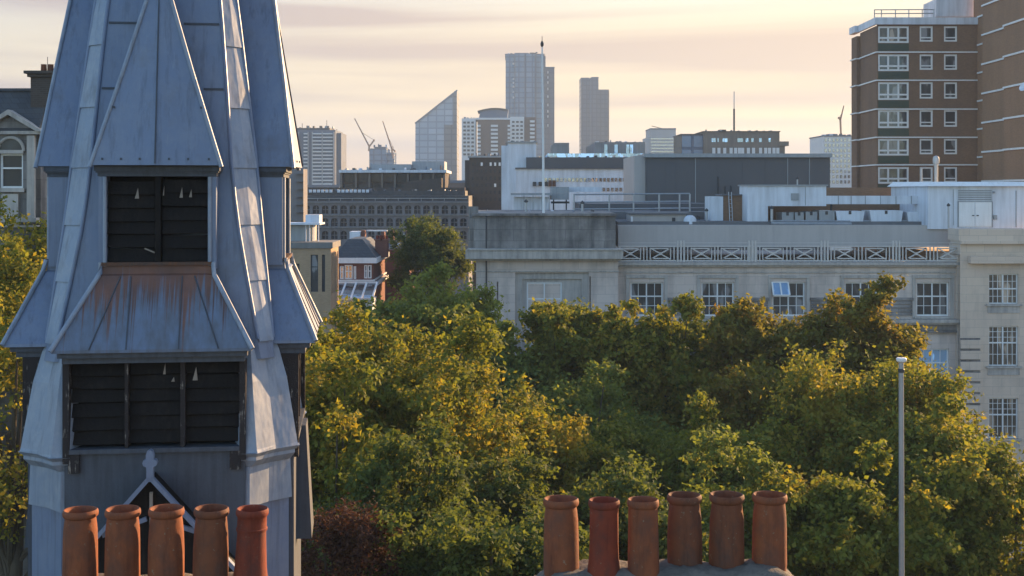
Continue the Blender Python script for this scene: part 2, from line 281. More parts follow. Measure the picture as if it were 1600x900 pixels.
# ------------------------------------------------------------------ helpers
def X(px, d): return (px-800)/F*d
def Z(py, d): return CZ+(HY-py)/F*d
def tag(o, label=None, cat=None, group=None, kind=None):
    if label: o['label'] = label
    if cat: o['category'] = cat
    if group: o['group'] = group
    if kind: o['kind'] = kind
    return o
def thing(name, label, cat, loc, rotz=0, group=None):
    o = bpy.data.objects.new(name, None); COL.objects.link(o); o.empty_display_size = .3
    o.location = loc; o.rotation_euler = (0, 0, rotz)
    return tag(o, label, cat, group)
def relink(src, parent, loc=None, rotz=None):
    c = src.copy(); COL.objects.link(c); c.parent = parent
    if loc is not None: c.location = loc
    if rotz is not None: c.rotation_euler = (0, 0, rotz)
    for ch in list(src.children):
        g = ch.copy(); COL.objects.link(g); g.parent = c
    return c
class MB:
    def __init__(s): s.v = []; s.f = []
    def add(s, vs, fs):
        b = len(s.v); s.v += [tuple(v) for v in vs]; s.f += [tuple(i+b for i in f) for f in fs]; return s
    def box(s, x0, x1, y0, y1, z0, z1):
        return s.add([(x0,y0,z0),(x1,y0,z0),(x1,y1,z0),(x0,y1,z0),(x0,y0,z1),(x1,y0,z1),(x1,y1,z1),(x0,y1,z1)],
                     [(0,3,2,1),(4,5,6,7),(0,1,5,4),(1,2,6,5),(2,3,7,6),(3,0,4,7)])
    def boxp(s, a, b, t, u, d, depth, off=0):
        """front face at distance d covering photo columns a..b and rows t..u"""
        return s.box(X(a, d), X(b, d), d+off, d+off+depth, Z(u, d), Z(t, d))
    def loft(s, rings, cap=True):
        n = len(rings[0]); b = len(s.v)
        for r in rings: s.v += [tuple(p) for p in r]
        for k in range(len(rings)-1):
            for i in range(n):
                j = (i+1) % n
                s.f.append((b+k*n+i, b+k*n+j, b+(k+1)*n+j, b+(k+1)*n+i))
        if cap:
            s.f.append(tuple(b+i for i in reversed(range(n)))); s.f.append(tuple(b+(len(rings)-1)*n+i for i in range(n)))
        return s
    def lathe(s, prof, cx=0, cy=0, n=40, cap=False):
        return s.loft([[(cx+r*math.cos(2*math.pi*i/n), cy+r*math.sin(2*math.pi*i/n), z) for i in range(n)] for r, z in prof], cap)
    def tube(s, pts, r, n=8, r1=None):
        pts = [Vector(p) for p in pts]; rings = []
        for i, p in enumerate(pts):
            t = (pts[min(i+1, len(pts)-1)]-pts[max(i-1, 0)]).normalized()
            a = t.cross(Vector((0, 0, 1)) if abs(t.z) < .9 else Vector((1, 0, 0))).normalized(); b = t.cross(a)
            rr = r if r1 is None else r+(r1-r)*i/(len(pts)-1)
            rings.append([p+rr*(a*math.cos(2*math.pi*k/n)+b*math.sin(2*math.pi*k/n)) for k in range(n)])
        return s.loft(rings)
    def bar(s, a, b, w, h):
        """rectangular bar from a to b, w across, h up"""
        a, b = Vector(a), Vector(b); t = (b-a).normalized()
        u = t.cross(Vector((0, 0, 1)) if abs(t.z) < .98 else Vector((0, 1, 0))).normalized(); v = u.cross(t)
        q = [(-1,-1),(1,-1),(1,1),(-1,1)]
        return s.loft([[p+u*w/2*i+v*h/2*j for i, j in q] for p in (a, b)])
    def extrude(s, poly, y0, y1):
        """outline in x,z pulled from y0 to y1"""
        return s.loft([[(x, y0, z) for x, z in poly], [(x, y1, z) for x, z in poly]])
    def wall(s, x0, x1, z0, z1, y, th, ops=()):
        ops = [(max(a, x0), min(b, x1), max(c, z0), min(e, z1)) for a, b, c, e in ops]
        xs = sorted({x0, x1, *[o[0] for o in ops], *[o[1] for o in ops]}); zs = sorted({z0, z1, *[o[2] for o in ops], *[o[3] for o in ops]})
        for i in range(len(xs)-1):
            for k in range(len(zs)-1):
                mx, mz = (xs[i]+xs[i+1])/2, (zs[k]+zs[k+1])/2
                if any(o[0] < mx < o[1] and o[2] < mz < o[3] for o in ops): continue
                s.add([(xs[i],y,zs[k]),(xs[i+1],y,zs[k]),(xs[i+1],y,zs[k+1]),(xs[i],y,zs[k+1])], [(0,1,2,3)])
        for a, b, c, e in ops:
            s.add([(a,y,c),(b,y,c),(b,y+th,c),(a,y+th,c),(a,y,e),(b,y,e),(b,y+th,e),(a,y+th,e)], [(0,1,2,3),(4,7,6,5),(0,3,7,4),(1,5,6,2)])
        return s
    def wallp(s, a, b, t, u, d, th, ops=()):
        return s.wall(X(a, d), X(b, d), Z(u, d), Z(t, d), d, th, [(X(o[0], d), X(o[1], d), Z(o[3], d), Z(o[2], d)) for o in ops])
    def mesh(s, name, mat, off=(0,0,0), smooth=False, fix=True):
        me = bpy.data.meshes.new(name)
        me.from_pydata([(x-off[0], y-off[1], z-off[2]) for x, y, z in s.v], [], s.f)
        me.materials.append(mat)
        if fix:
            import bmesh
            bm = bmesh.new(); bm.from_mesh(me); bmesh.ops.recalc_face_normals(bm, faces=bm.faces); bm.to_mesh(me); bm.free()
        if smooth:
            me.polygons.foreach_set('use_smooth', [True]*len(me.polygons))
            try: me.set_sharp_from_angle(angle=R(38))
            except Exception: pass
        me.update(); return me
    def build(s, name, mat, parent=None, local=False, smooth=False, fix=True):
        """world coordinates unless local; linked as one mesh object"""
        off = (0,0,0)
        if parent is not None and not local:
            p = parent; off = Vector((0,0,0))
            while p is not None: off = off+p.location; p = p.parent
        o = bpy.data.objects.new(name, s.mesh(name, M[mat] if isinstance(mat, str) else mat, off, smooth, fix)); COL.objects.link(o)
        if parent is not None: o.parent = parent
        return o
def structure(name, mb, mat, kind='structure'): return tag(mb.build(name, mat), kind=kind)
WC = {}
def window(parent, a, b, t, u, d, rec=.15, bars=(), trans=(), muntv=(), munth=(), tf=.09, tm=.08, tn=.035, gl='glass', fr='white_paint', name='window'):
    """pane with its frame, set rec behind the wall face at distance d; meshes are shared"""
    w_, h_ = round((b-a)/F*d, 2), round((u-t)/F*d, 2)
    key = (w_, h_, tuple(bars), tuple(trans), tuple(muntv), tuple(munth), tf, tm, tn, gl, fr)
    if key not in WC:
        pm = MB().box(-w_/2, w_/2, 0, .06, -h_/2, h_/2).mesh('window', M[gl])
        fb = MB(); y0, y1 = -.07, -.002
        fb.box(-w_/2, -w_/2+tf, y0, y1, -h_/2, h_/2); fb.box(w_/2-tf, w_/2, y0, y1, -h_/2, h_/2)
        fb.box(-w_/2+tf, w_/2-tf, y0, y1, h_/2-tf, h_/2); fb.box(-w_/2+tf, w_/2-tf, y0, y1, -h_/2, -h_/2+tf)
        for q in bars: fb.box(-w_/2+q*w_-tm/2, -w_/2+q*w_+tm/2, y0-.012, y1-.004, -h_/2+tf, h_/2-tf)
        for q in trans: fb.box(-w_/2+tf, w_/2-tf, y0-.005, y1-.006, h_/2-q*h_-tm/2, h_/2-q*h_+tm/2)
        for q in muntv: fb.box(-w_/2+q*w_-tn/2, -w_/2+q*w_+tn/2, y0+.02, y1-.001, -h_/2+tf, h_/2-tf)
        for q in munth: fb.box(-w_/2+tf, w_/2-tf, y0+.024, y1-.0015, h_/2-q*h_-tn/2, h_/2-q*h_+tn/2)
        WC[key] = (pm, fb.mesh('frame', M[fr], fix=False))
    pm, fm = WC[key]
    o = bpy.data.objects.new(name, pm); COL.objects.link(o); o.parent = parent
    o.location = Vector((X((a+b)/2, d), d+rec, Z((t+u)/2, d)))-parent.location
    f = bpy.data.objects.new('frame', fm); COL.objects.link(f); f.parent = o
    return o
def pane(parent, a, b, t, u, d, proud=.05, mat='glass_far', name='window', depth=.1):
    """far window: a shallow slab standing proud of a far wall, mesh shared"""
    w_, h_ = round((b-a)/F*d, 1), round((u-t)/F*d, 1)
    key = (w_, h_, mat, name, depth)
    if key not in WC: WC[key] = MB().box(-w_/2, w_/2, 0, depth, -h_/2, h_/2).mesh(name, M[mat])
    o = bpy.data.objects.new(name, WC[key]); COL.objects.link(o); o.parent = parent
    o.location = Vector((X((a+b)/2, d), d-proud, Z((t+u)/2, d)))-parent.location
    return o
def base(px, d): return (X(px, d), d, 0)

# ------------------------------------------------------------------ ground
structure('ground', MB().add([(-1600,-300,0),(1600,-300,0),(1600,2600,0),(-1600,2600,0)], [(0,1,2,3)]), 'earth')
structure('road', MB().add([(-120,66,.004),(120,66,.004),(120,74,.004),(-120,74,.004)], [(0,1,2,3)]), 'asphalt')
pv = MB(); pv.box(-120, 120, 74, 78.6, -.2, .13); pv.box(-120, 120, 62.5, 66, -.2, .13)
structure('pavement', pv, 'paving')
mk = MB()
for i in range(-28, 28): mk.add([(i*4,69.95,.008),(i*4+2,69.95,.008),(i*4+2,70.05,.008),(i*4,70.05,.008)], [(0,1,2,3)])
structure('road_marking', mk, 'white_paint')

# ------------------------------------------------------------------ lead turret
TD = 16.0; TZ = 12.0                       # axis distance, height of the turret's foot
T = thing('lead_turret', 'grey blue lead clad spire turret with two tiers of black louvres and rust runs', 'turret', (-4.22, TD, TZ), R(7))
T.scale = (.95, .95, 1)
zt = CZ-TZ
def tb(mb, name, mat, parent=T, smooth=False): return mb.build(name, mat, parent, local=True, smooth=smooth)
def zl(z): return z+zt
def octo(q, p, z): return [(p,-q,zl(z)),(q,-p,zl(z)),(q,p,zl(z)),(p,q,zl(z)),(-p,q,zl(z)),(-q,p,zl(z)),(-q,-p,zl(z)),(-p,-q,zl(z))]
PROF = [(-1.95,1.37,1.22),(-1.0,1.255,1.03),(-.3,1.175,.90),(.3,1.12,.835),(1.2,1.0,.765),(2.2,.87,.68),(4.5,.5,.4),(6.5,.06,.045)]
def qp(z):
    for (z0,q0,p0),(z1,q1,p1) in zip(PROF, PROF[1:]):
        if z <= z1:
            t = (z-z0)/(z1-z0); return q0+(q1-q0)*t, p0+(p1-p0)*t
sp = MB(); sp.loft([octo(q, p, z) for z, q, p in PROF]); tb(sp, 'spire', 'lead')
fi = MB(); fi.lathe([(.05, zl(6.4)),(.12, zl(6.6)),(.04, zl(6.8)),(.02, zl(7.8)),(.001, zl(7.85))], n=12); tb(fi, 'finial', 'lead_pale', smooth=True)
# spire face seams (standing welts across the cardinal faces)
def on_diag(z, t, lift, k):
    """point on a corner face: t from 0 (front arris) to 1 (side arris)"""
    q, p = qp(z); a, b = Vector((p,-q,0)), Vector((q,-p,0)); n = Vector((1,-1,0)).normalized()
    v = a.lerp(b, t)+n*lift; v.rotate(Matrix.Rotation(k*math.pi/2, 3, 'Z')); return (v.x, v.y, zl(z))
cs = MB()                                   # corner strips: lapped lead sheets between two rolls
laps = [-1.75, -1.05, -.40, .27, .98, 1.72, 2.5, 3.4]
for z0, z1 in zip(laps, laps[1:]):
    rings = []
    for z, lf in ((z0, .030), ((z0+z1)/2, .022), (z1, .012)):
        rings.append([on_diag(z, 0.02, -.02, 0), on_diag(z, .02, lf, 0), on_diag(z, .5, lf+.012, 0), on_diag(z, .98, lf, 0), on_diag(z, .98, -.02, 0)])
    cs.loft(rings)
zz = np.linspace(-1.72, 3.6, 14)
cs_o = tb(cs, 'corner_strip', 'lead_pale')
for t in (0.0, 1.0):
    rl = MB(); rl.tube([on_diag(z, t, .012, 0) for z in zz], .024, 8); tb(rl, 'roll', 'lead', cs_o, True)
# welts on the front face beside the hood
wls = []
for z in (1.98, 1.2):
    q, p = qp(z)
    for sx_ in (-1, 1):
        hw = .76*(2.62-z)/2.33
        wl = MB(); wl.box(min(sx_*(hw+.03), sx_*(p-.03)), max(sx_*(hw+.03), sx_*(p-.03)), -q-.015, -q+.05, zl(z)-.012, zl(z)+.012); wls.append(tb(wl, 'lapped_seam', 'lead_dark'))
# steep hood over the upper louvres
hd = MB()
A0, Lf, Cf, Rf = (0,-1.26,2.62), (-.76,-1.58,.29), (0,-1.66,.29), (.76,-1.58,.29)
back = lambda p, y: (p[0], y, p[2])
vs = [A0, Lf, Cf, Rf, back(A0,-.6), back(Lf,-.8), back(Cf,-.8), back(Rf,-.8)]
hd.add([(x,y,zl(z)) for x,y,z in vs], [(0,1,2),(0,2,3),(0,4,5,1),(0,3,7,4),(1,5,6,2),(2,6,7,3)])
hood = tb(hd, 'hood', 'lead')
for s_ in (-1, 1):
    hr = MB(); hr.tube([(s_*.765,-1.58,zl(.27)), (s_*.40,-1.435,zl(1.38)), (s_*.01,-1.26,zl(2.64))], .026, 8)
    tb(hr, 'roll', 'lead_pale', hood, True)
hs = MB(); hs.bar((0,-1.668,zl(.31)), (0,-1.265,zl(2.60)), .014, .02)
tb(hs, 'ridge_seam', 'lead_dark', hood)
for x, z in ((-.62,.36),(-.40,.36),(-.18,.36),(.16,.36),(.38,.36),(.62,.36),(-.5,.95),(.52,.95)):
    yy = -1.58-.08*(1-abs(x)/.76); yy += (z-.29)*.145
    hn = MB(); hn.box(x-.010, x+.010, yy-.012, yy+.02, zl(z)-.012, zl(z)+.012); tb(hn, 'clip', 'lead_dark', hood)
em = MB()
em.box(-.735,.735,-1.49,-.8,zl(.225),zl(.287)); em.box(-.70,.70,-1.455,-.8,zl(.165),zl(.223)); em.box(-.72,.72,-1.47,-.8,zl(.205),zl(.228))
eave_u = tb(em, 'eave_moulding', 'lead_dark')
# upper louvre
lu = MB()
lu.box(-.60,.60,-1.19,-.8,zl(-.83),zl(.163))
louvre_u = tb(lu, 'louvre_window', 'timber_black')
sl = MB()
for s_ in (-1, 1):
    for i in range(6):
        z = -.74+i*.155+random.uniform(-.012,.012); tw = random.uniform(-.014,.014)
        sl.bar((s_*.06,-1.33,zl(z)), (s_*.59,-1.33,zl(z)), .02, .02)
        a, b = (s_*.045, s_*.595) if s_ > 0 else (s_*.595, s_*.045)
        sl.add([(a,-1.37+tw,zl(z-.072-tw)),(b,-1.37-tw,zl(z-.072+tw)),(b,-1.33,zl(z+.075)),(a,-1.33,zl(z+.075)),
                (a,-1.38,zl(z-.066)),(b,-1.38,zl(z-.066)),(b,-1.34,zl(z+.081)),(a,-1.34,zl(z+.081))],
               [(0,1,2,3),(4,7,6,5),(0,4,5,1),(2,6,7,3),(0,3,7,4),(1,5,6,2)])
sl.box(-.032,.032,-1.425,-1.2,zl(-.83),zl(.16))
tb(sl, 'slats', 'timber_black', louvre_u)
jambs = []
for s_ in (-1, 1):
    jb = MB(); jb.box(min(s_*.60,s_*.69), max(s_*.60,s_*.69), -1.44, -.8, zl(-.90), zl(.163)); jambs.append(tb(jb, 'jamb', 'lead'))
    jr = MB(); jr.tube([(s_*.615,-1.452,zl(.16)), (s_*.615,-1.452,zl(-.86))], .024, 8); tb(jr, 'roll', 'lead_pale', jambs[-1], True)
# skirt roof between the tiers
sk = MB()
def rect(hw, y, z, yb): return [(-hw,y,zl(z)),(hw,y,zl(z)),(hw,yb,zl(z)),(-hw,yb,zl(z))]
sk.loft([rect(1.145,-1.86,-1.80,-.7), rect(1.14,-1.86,-1.765,-.7), rect(.665,-1.505,-.965,-.7), rect(.64,-1.47,-.945,-.7), rect(.64,-1.462,-.85,-.7)])
skirt = tb(sk, 'skirt_roof', 'rusty_lead')
for s_ in (-1, 1):
    sr = MB(); sr.tube([(s_*.655,-1.475,zl(-.82)), (s_*.675,-1.51,zl(-.96)), (s_*1.155,-1.875,zl(-1.775))], .030, 8)
    tb(sr, 'roll', 'lead_pale', skirt, True)
for x in (-.72, -.30, .30, .76):
    ss = MB()
    xt = x*.665/1.14 if abs(x) > .6 else x
    ss.bar((x,-1.868,zl(-1.765)), (xt,-1.513,zl(-.972)), .012, .012); tb(ss, 'standing_seam', 'lead_dark', skirt)
si = MB(); si.box(-.66,.66,-1.50,-1.0,zl(-.852),zl(-.815)); tb(si, 'sill', 'rust_sill', louvre_u)
em = MB(); em.box(-1.09,1.09,-1.80,-.8,zl(-1.862),zl(-1.802)); em.box(-1.05,1.05,-1.74,-.8,zl(-1.93),zl(-1.864))
eave_l = tb(em, 'eave_moulding', 'lead_dark')
# lower louvre
ll = MB(); ll.box(-1.0,1.0,-1.40,-.8,zl(-2.90),zl(-1.932)); louvre_l = tb(ll, 'louvre_window', 'timber_black')
sl = MB()
for a, b in ((-.98,-.36),(-.31,.29),(.345,.98)):
    for i in range(6):
        z = -2.79+i*.155+random.uniform(-.012,.012); tw = random.uniform(-.02,.02)
        sl.add([(a,-1.55+tw,zl(z-.072-tw)),(b,-1.55-tw,zl(z-.072+tw)),(b,-1.50,zl(z+.075)),(a,-1.50,zl(z+.075)),
                (a,-1.56,zl(z-.066)),(b,-1.56,zl(z-.066)),(b,-1.51,zl(z+.081)),(a,-1.51,zl(z+.081))],
               [(0,1,2,3),(4,7,6,5),(0,4,5,1),(2,6,7,3),(0,3,7,4),(1,5,6,2)])
tb(sl, 'slats', 'timber_black', louvre_l)
for a, b in ((-.355,-.315), (.29,.345)):
    ml = MB(); ml.box(a,b,-1.62,-1.38,zl(-2.90),zl(-1.933)); tb(ml, 'mullion', 'timber_peel', louvre_l)
for s_ in (-1, 1):
    jb = MB(); jb.box(min(s_*.985,s_*1.06), max(s_*.985,s_*1.06), -1.66, -1.2, zl(-3.06), zl(-1.934))
    jb.box(min(s_*.87,s_*1.0), max(s_*.87,s_*1.0), -1.655, -1.56, zl(-3.17), zl(-2.93))
    tb(jb, 'jamb', 'timber_peel', louvre_l)
si = MB(); si.box(-.985,.985,-1.66,-1.2,zl(-2.955),zl(-2.905)); tb(si, 'sill', 'lead_dark', louvre_l)
# apron panel below
ap = MB(); ap.box(-1.05,1.05,-1.60,-.8,zl(-9.2),zl(-2.958)); apron = tb(ap, 'apron_panel', 'lead_dark')
# corner buttress with bell cast foot
def cp(a, b, c, z): return [(.98,-a,zl(z)),(b,-a-.02,zl(z)),(c*.5+b*.5+.05,-(c*.5+b*.5)-.05,zl(z)),(a+.02,-b,zl(z)),(a,-.98,zl(z)),(.7,-.7,zl(z))]
cb = MB(); cb.loft([cp(1.64,1.20,1.50,-2.99), cp(1.63,1.19,1.5,-2.95), cp(1.57,1.16,1.44,-2.6), cp(1.50,1.13,1.37,-2.2), cp(1.40,1.10,1.28,-1.86), cp(1.36,1.08,1.24,-1.78)])
butt = tb(cb, 'corner_buttress', 'lead_pale')
cn = MB(); cn.loft([cp(1.54,1.12,1.42,-3.16), cp(1.60,1.18,1.47,-3.08), cp(1.60,1.18,1.47,-3.04), cp(1.66,1.2,1.5,-2.992)])
tb(cn, 'cornice', 'lead_pale', butt)
pl = MB(); pl.loft([cp(1.56,1.10,1.42,-3.62), cp(1.54,1.10,1.42,-3.162)]); tb(pl, 'pilaster_cap', 'lead_pale', butt)
ps = MB(); ps.loft([cp(1.52,1.10,1.38,-9.2), cp(1.52,1.10,1.38,-3.622)]); tb(ps, 'pilaster', 'lead', butt)
# gablet with cross finial at the foot
gb = MB(); g0, gy = -3.18, -2.0
gb.add([(0,gy+.1,zl(g0)),(-1.25,gy+.1,zl(g0-1.35)),(1.25,gy+.1,zl(g0-1.35)),(0,-1.55,zl(g0)),(-1.25,-1.55,zl(g0-1.35)),(1.25,-1.55,zl(g0-1.35))],
       [(0,1,2),(3,5,4),(0,3,4,1),(0,2,5,3),(1,4,5,2)])
gablet = tb(gb, 'gablet', 'timber_black')
for s_ in (-1, 1):
    gc = MB(); gc.bar((s_*.005,gy,zl(g0+.02)), (s_*1.32,gy,zl(g0-1.40)), .10, .045)
    gc.bar((s_*.05,gy+.06,zl(g0-.45)), (s_*.55,gy+.06,zl(g0-.62)), .04, .05)
    tb(gc, 'coping', 'lead', gablet)
gk = MB(); gk.bar((0,gy+.07,zl(g0-.16)), (0,gy+.07,zl(g0-.9)), .035, .04); tb(gk, 'king_post', 'wood_sky_gap', gablet)
fp = [(-.055,-.02),(.055,-.02),(.05,.10),(.055,.14),(.10,.155),(.115,.185),(.10,.215),(.06,.225),(.062,.27),(.04,.315),(0,.33),(-.04,.315),(-.062,.27),(-.06,.225),(-.10,.215),(-.115,.185),(-.10,.155),(-.055,.14),(-.05,.10)]
fc = MB(); fc.extrude([(x*.72, zl(g0+z)) for x, z in fp], gy-.05, gy+.05); tb(fc, 'cross_finial', 'lead', gablet)
sf = MB()
sf.add([(-.28,-1.72,zl(-2.92)),(.28,-1.72,zl(-2.92)),(.28,-1.60,zl(-2.92)),(-.28,-1.60,zl(-2.92)),(-.40,-1.80,zl(-4.30)),(.40,-1.80,zl(-4.30)),(.40,-1.60,zl(-4.30)),(-.40,-1.60,zl(-4.30))],
       [(0,1,2,3),(4,7,6,5),(0,4,5,1),(2,6,7,3),(0,3,7,4),(1,5,6,2)])
plain_skirt = skirt.data.copy(); plain_skirt.materials.clear(); plain_skirt.materials.append(M['lead'])
# the other three sides of the turret repeat the front
for k in (1, 2, 3):
    for o in (cs_o, *wls, hood, eave_u, louvre_u, *jambs, skirt, eave_l, louvre_l, apron, butt):
        c_ = relink(o, T, rotz=k*math.pi/2)
        if o is skirt: c_.data = plain_skirt
    if k != 2:
        o = tb(sf, 'side_hopper', 'lead_dark'); o.rotation_euler = (0, 0, k*math.pi/2)
    else: relink(gablet, T, rotz=k*math.pi/2)
# pale scraps painted for sky light through the louvre gaps, front only
def scrap(x, y, z, h, w_, par):
    br = MB(); br.add([(x-w_/2,y,zl(z-h/2)),(x+w_/2,y,zl(z-h/2)),(x+.01,y+.012,zl(z+h/2)),(x-w_/2,y+.012,zl(z-h/2)),(x+w_/2,y+.012,zl(z-h/2)),(x+.01,y+.024,zl(z+h/2))],
           [(0,1,2),(3,5,4),(0,3,4,1),(1,4,5,2),(2,5,3,0)]); tb(br, 'sky_gap_scrap', 'wood_sky_gap', par)
for x, z, h, w_ in ((-.25,-.03,.12,.05),(.06,-.0,.11,.016),(.27,-.02,.12,.04),(.38,-.03,.09,.035)): scrap(x, -1.40, z, h, w_, louvre_u)
br = MB(); br.bar((-.16,-1.40,zl(-.66)), (-.04,-1.40,zl(-.71)), .012, .016); tb(br, 'sky_gap_scrap', 'wood_sky_gap', louvre_u)
for x, z, h, w_ in ((.10,-2.02,.12,.03),(.20,-2.14,.05,.04),(.46,-2.08,.15,.06)): scrap(x, -1.60, z, h, w_, louvre_l)
br = MB(); br.box(.295,.34,-1.64,-1.622,zl(-2.9),zl(-2.78)); tb(br, 'sky_gap_scrap', 'timber_peel', louvre_l)

# hall roof the turret rises from, below the frame
H = thing('school_hall', 'slate roofed brick hall beneath the lead turret', 'building', (-4.03, 17.5, 0))
hb = MB(); hb.box(-9.5, 1.2, 14.4, 22, 0, 11.0); hb.build('wall', 'stock_brick', H)
hb = MB(); hb.loft([[(-9.8,14.1,10.9),(1.5,14.1,10.9),(1.5,22.3,10.9),(-9.8,22.3,10.9)],[(-9.8,18.1,14.3),(1.5,18.1,14.3),(1.5,18.3,14.3),(-9.8,18.3,14.3)]]); hb.build('roof', 'slate', H)

# ------------------------------------------------------------------ chimney stacks and pots
PD = 11.0
TH = thing('terrace_house', 'brick terraced house below the two chimney stacks', 'house', (0, PD, 0))
b = MB(); b.box(-8.5, 6.5, 8.0, 13.6, 0, 13.0); b.build('wall', 'stock_brick', TH)
b = MB(); b.loft([[(-8.8,7.7,12.9),(6.8,7.7,12.9),(6.8,13.9,12.9),(-8.8,13.9,12.9)],[(-8.8,10.9,16.0),(6.8,10.9,16.0),(6.8,11.1,16.0),(-8.8,11.1,16.0)]]); b.build('roof', 'slate', TH)
def stack(px0, px1, py_top, d, label, bump_=0):
    x0, x1, z1 = X(px0, d), X(px1, d), Z(py_top, d)
    s = thing('chimney_stack', label, 'chimney', ((x0+x1)/2, d, 15.0))
    m = MB(); m.box(x0+.06, x1-.06, d-.34, d+.34, 14.5, z1-.34); m.build('brickwork', 'stock_brick', s)
    m = MB(); m.box(x0, x1, d-.40, d+.40, z1-.335, z1-.20); m.build('oversailing_course', 'stock_brick', s)
    # uneven mortar bed
    nx, ny = 60, 16; m = MB(); rnd = random.Random(int(px0)); vs = []
    for j in range(ny+1):
        for i in range(nx+1):
            u, v = i/nx, j/ny
            ed = min(1, min(u, 1-u)*9, min(v, 1-v)*3.2); ed = math.sin(ed*math.pi/2)
            z = z1-.198+.20*ed+rnd.uniform(-.010, .010)*ed+.014*math.sin(u*23+v*3)*ed
            vs.append((x0+.01+u*(x1-x0-.02), d-.39+v*.78, z))
    m.add(vs, [(j*(nx+1)+i, j*(nx+1)+i+1, (j+1)*(nx+1)+i+1, (j+1)*(nx+1)+i) for j in range(ny) for i in range(nx)])
    m.build('flaunching', 'mortar', s, smooth=True, fix=False)
    return s
stack(836, 1256, 884, PD, 'chimney stack with rough grey mortar bed carrying six pots')
stack(80, 440, 906, PD-.1, 'chimney stack in front of lead turret carrying five pots')
def pot(px0, px1, top, bot, d, style, mat, label, group, lean=0):
    r = (px1-px0)/2/F*d; h = (bot-top)/F*d+.05
    x = X((px0+px1)/2, d); z0 = Z(top, d)-h
    if style == 'belly':   pr = [(.97,0),(1.0,.10),(.99,.30),(.975,.55),(.955,.72),(.90,.84),(.86,.895)]
    elif style == 'flare': pr = [(1.02,0),(1.06,.05),(1.03,.14),(.95,.27),(.92,.45),(.915,.70),(.91,.88),(.90,.9)]
    elif style == 'cone':  pr = [(1.0,0),(1.0,.06),(.985,.3),(.955,.6),(.93,.85),(.92,.9)]
    elif style == 'band':  pr = [(1.10,0),(1.03,.06),(.96,.20),(.90,.42),(.865,.62),(.855,.70),(.92,.705),(.93,.735),(.87,.745),(.865,.80),(.86,.885)]
    else:                  pr = [(1.0,0),(1.01,.2),(1.0,.45),(.97,.68),(.90,.82),(.865,.89)]
    rim = [(.95,.905),(1.0,.925),(1.01,.955),(.985,.985),(.93,1.0),(.87,.995),(.82,.97),(.80,.90),(.80,.35)]
    if style == 'band': rim = [(a*.97, b_) for a, b_ in rim]
    m = MB(); m.lathe([(a*r, b_*h) for a, b_ in pr+rim], n=48)
    rn = random.Random(int(px0)*3); ph = rn.uniform(0, 6)
    m.v = [(vx*(1+.010*math.sin(3*math.atan2(vy, vx)+ph)+.006*math.sin(vz*25+ph))+lean*vz, vy*(1+.010*math.sin(2*math.atan2(vy, vx)+ph)), vz) for vx, vy, vz in m.v]
    o = m.build('chimney_pot', mat, None, local=True, smooth=True, fix=False)
    o.location = (x, d, z0); o.rotation_euler = (rn.uniform(-.015,.015), rn.uniform(-.018,.018), rn.uniform(0,6)); tag(o, label, 'chimney pot', group); return o
g1, g2 = 'terracotta pots before the lead turret', 'terracotta pots on the right hand stack'
dl = PD-.1
pot(98,152,796,903,dl,'belly','terra','smooth orange chimney pot at left end of the five before the turret',g1)
pot(164,218,794,903,dl,'belly','terra','orange chimney pot second from left in the turret row',g1,.01)
pot(232,287,793,903,dl,'roll','terra','orange chimney pot in the middle of the turret row below the cross finial',g1)
pot(302,356,793,903,dl,'roll','terra_brown','browner chimney pot with sooty rim, fourth of five before the turret',g1)
pot(365,417,794,900,dl,'band','terra_red','deep red flared chimney pot with raised band near its top',g1,-.015)
pot(849,905,779,888,PD,'belly','terra','dull orange wide chimney pot at left end of six pot stack',g2)
pot(919,968,781,895,PD-.12,'flare','terra_red','slim red chimney pot with flared foot, second of the six',g2,.01)
pot(981,1030,780,895,PD-.12,'cone','terra','slim plain pink chimney pot third of the six on mortar bed',g2)
pot(1043,1097,773,885,PD+.1,'roll','terra_brown','brown stained chimney pot with rolled rim, fourth of the six',g2)
pot(1108,1162,772,883,PD+.1,'roll','terra_brown','tan mottled chimney pot with rolled rim, fifth of the six',g2)
pot(1175,1229,772,883,PD+.1,'belly','terra','bright orange chimney pot at right end of six pot stack',g2,.008)

# ------------------------------------------------------------------ lamp post
ld = 26.0
lp = thing('lamp_post', 'tall slim grey lamp column with small white head, in front of trees', 'lamp post', base(1409, ld))
m = MB(); m.tube([(X(1411,ld),ld,0),(X(1410,ld),ld,8),(X(1408,ld),ld,Z(566,ld))], .080, 14, .050); m.build('column', 'galv', lp, smooth=True)
m = MB(); m.lathe([(.055,Z(582,ld)),(.066,Z(581,ld)),(.066,Z(577,ld)),(.055,Z(576,ld))],X(1408.1,ld),ld,14); m.build('collar','dark_metal',lp,smooth=True)
m = MB(); m.lathe([(.02,Z(567,ld)),(.06,Z(566.5,ld)),(.10,Z(564,ld)),(.105,Z(560.5,ld)),(.09,Z(559,ld)),(.02,Z(558.5,ld))], X(1408.5,ld), ld, 18); m.build('lamp_head', 'white_paint', lp, smooth=True)

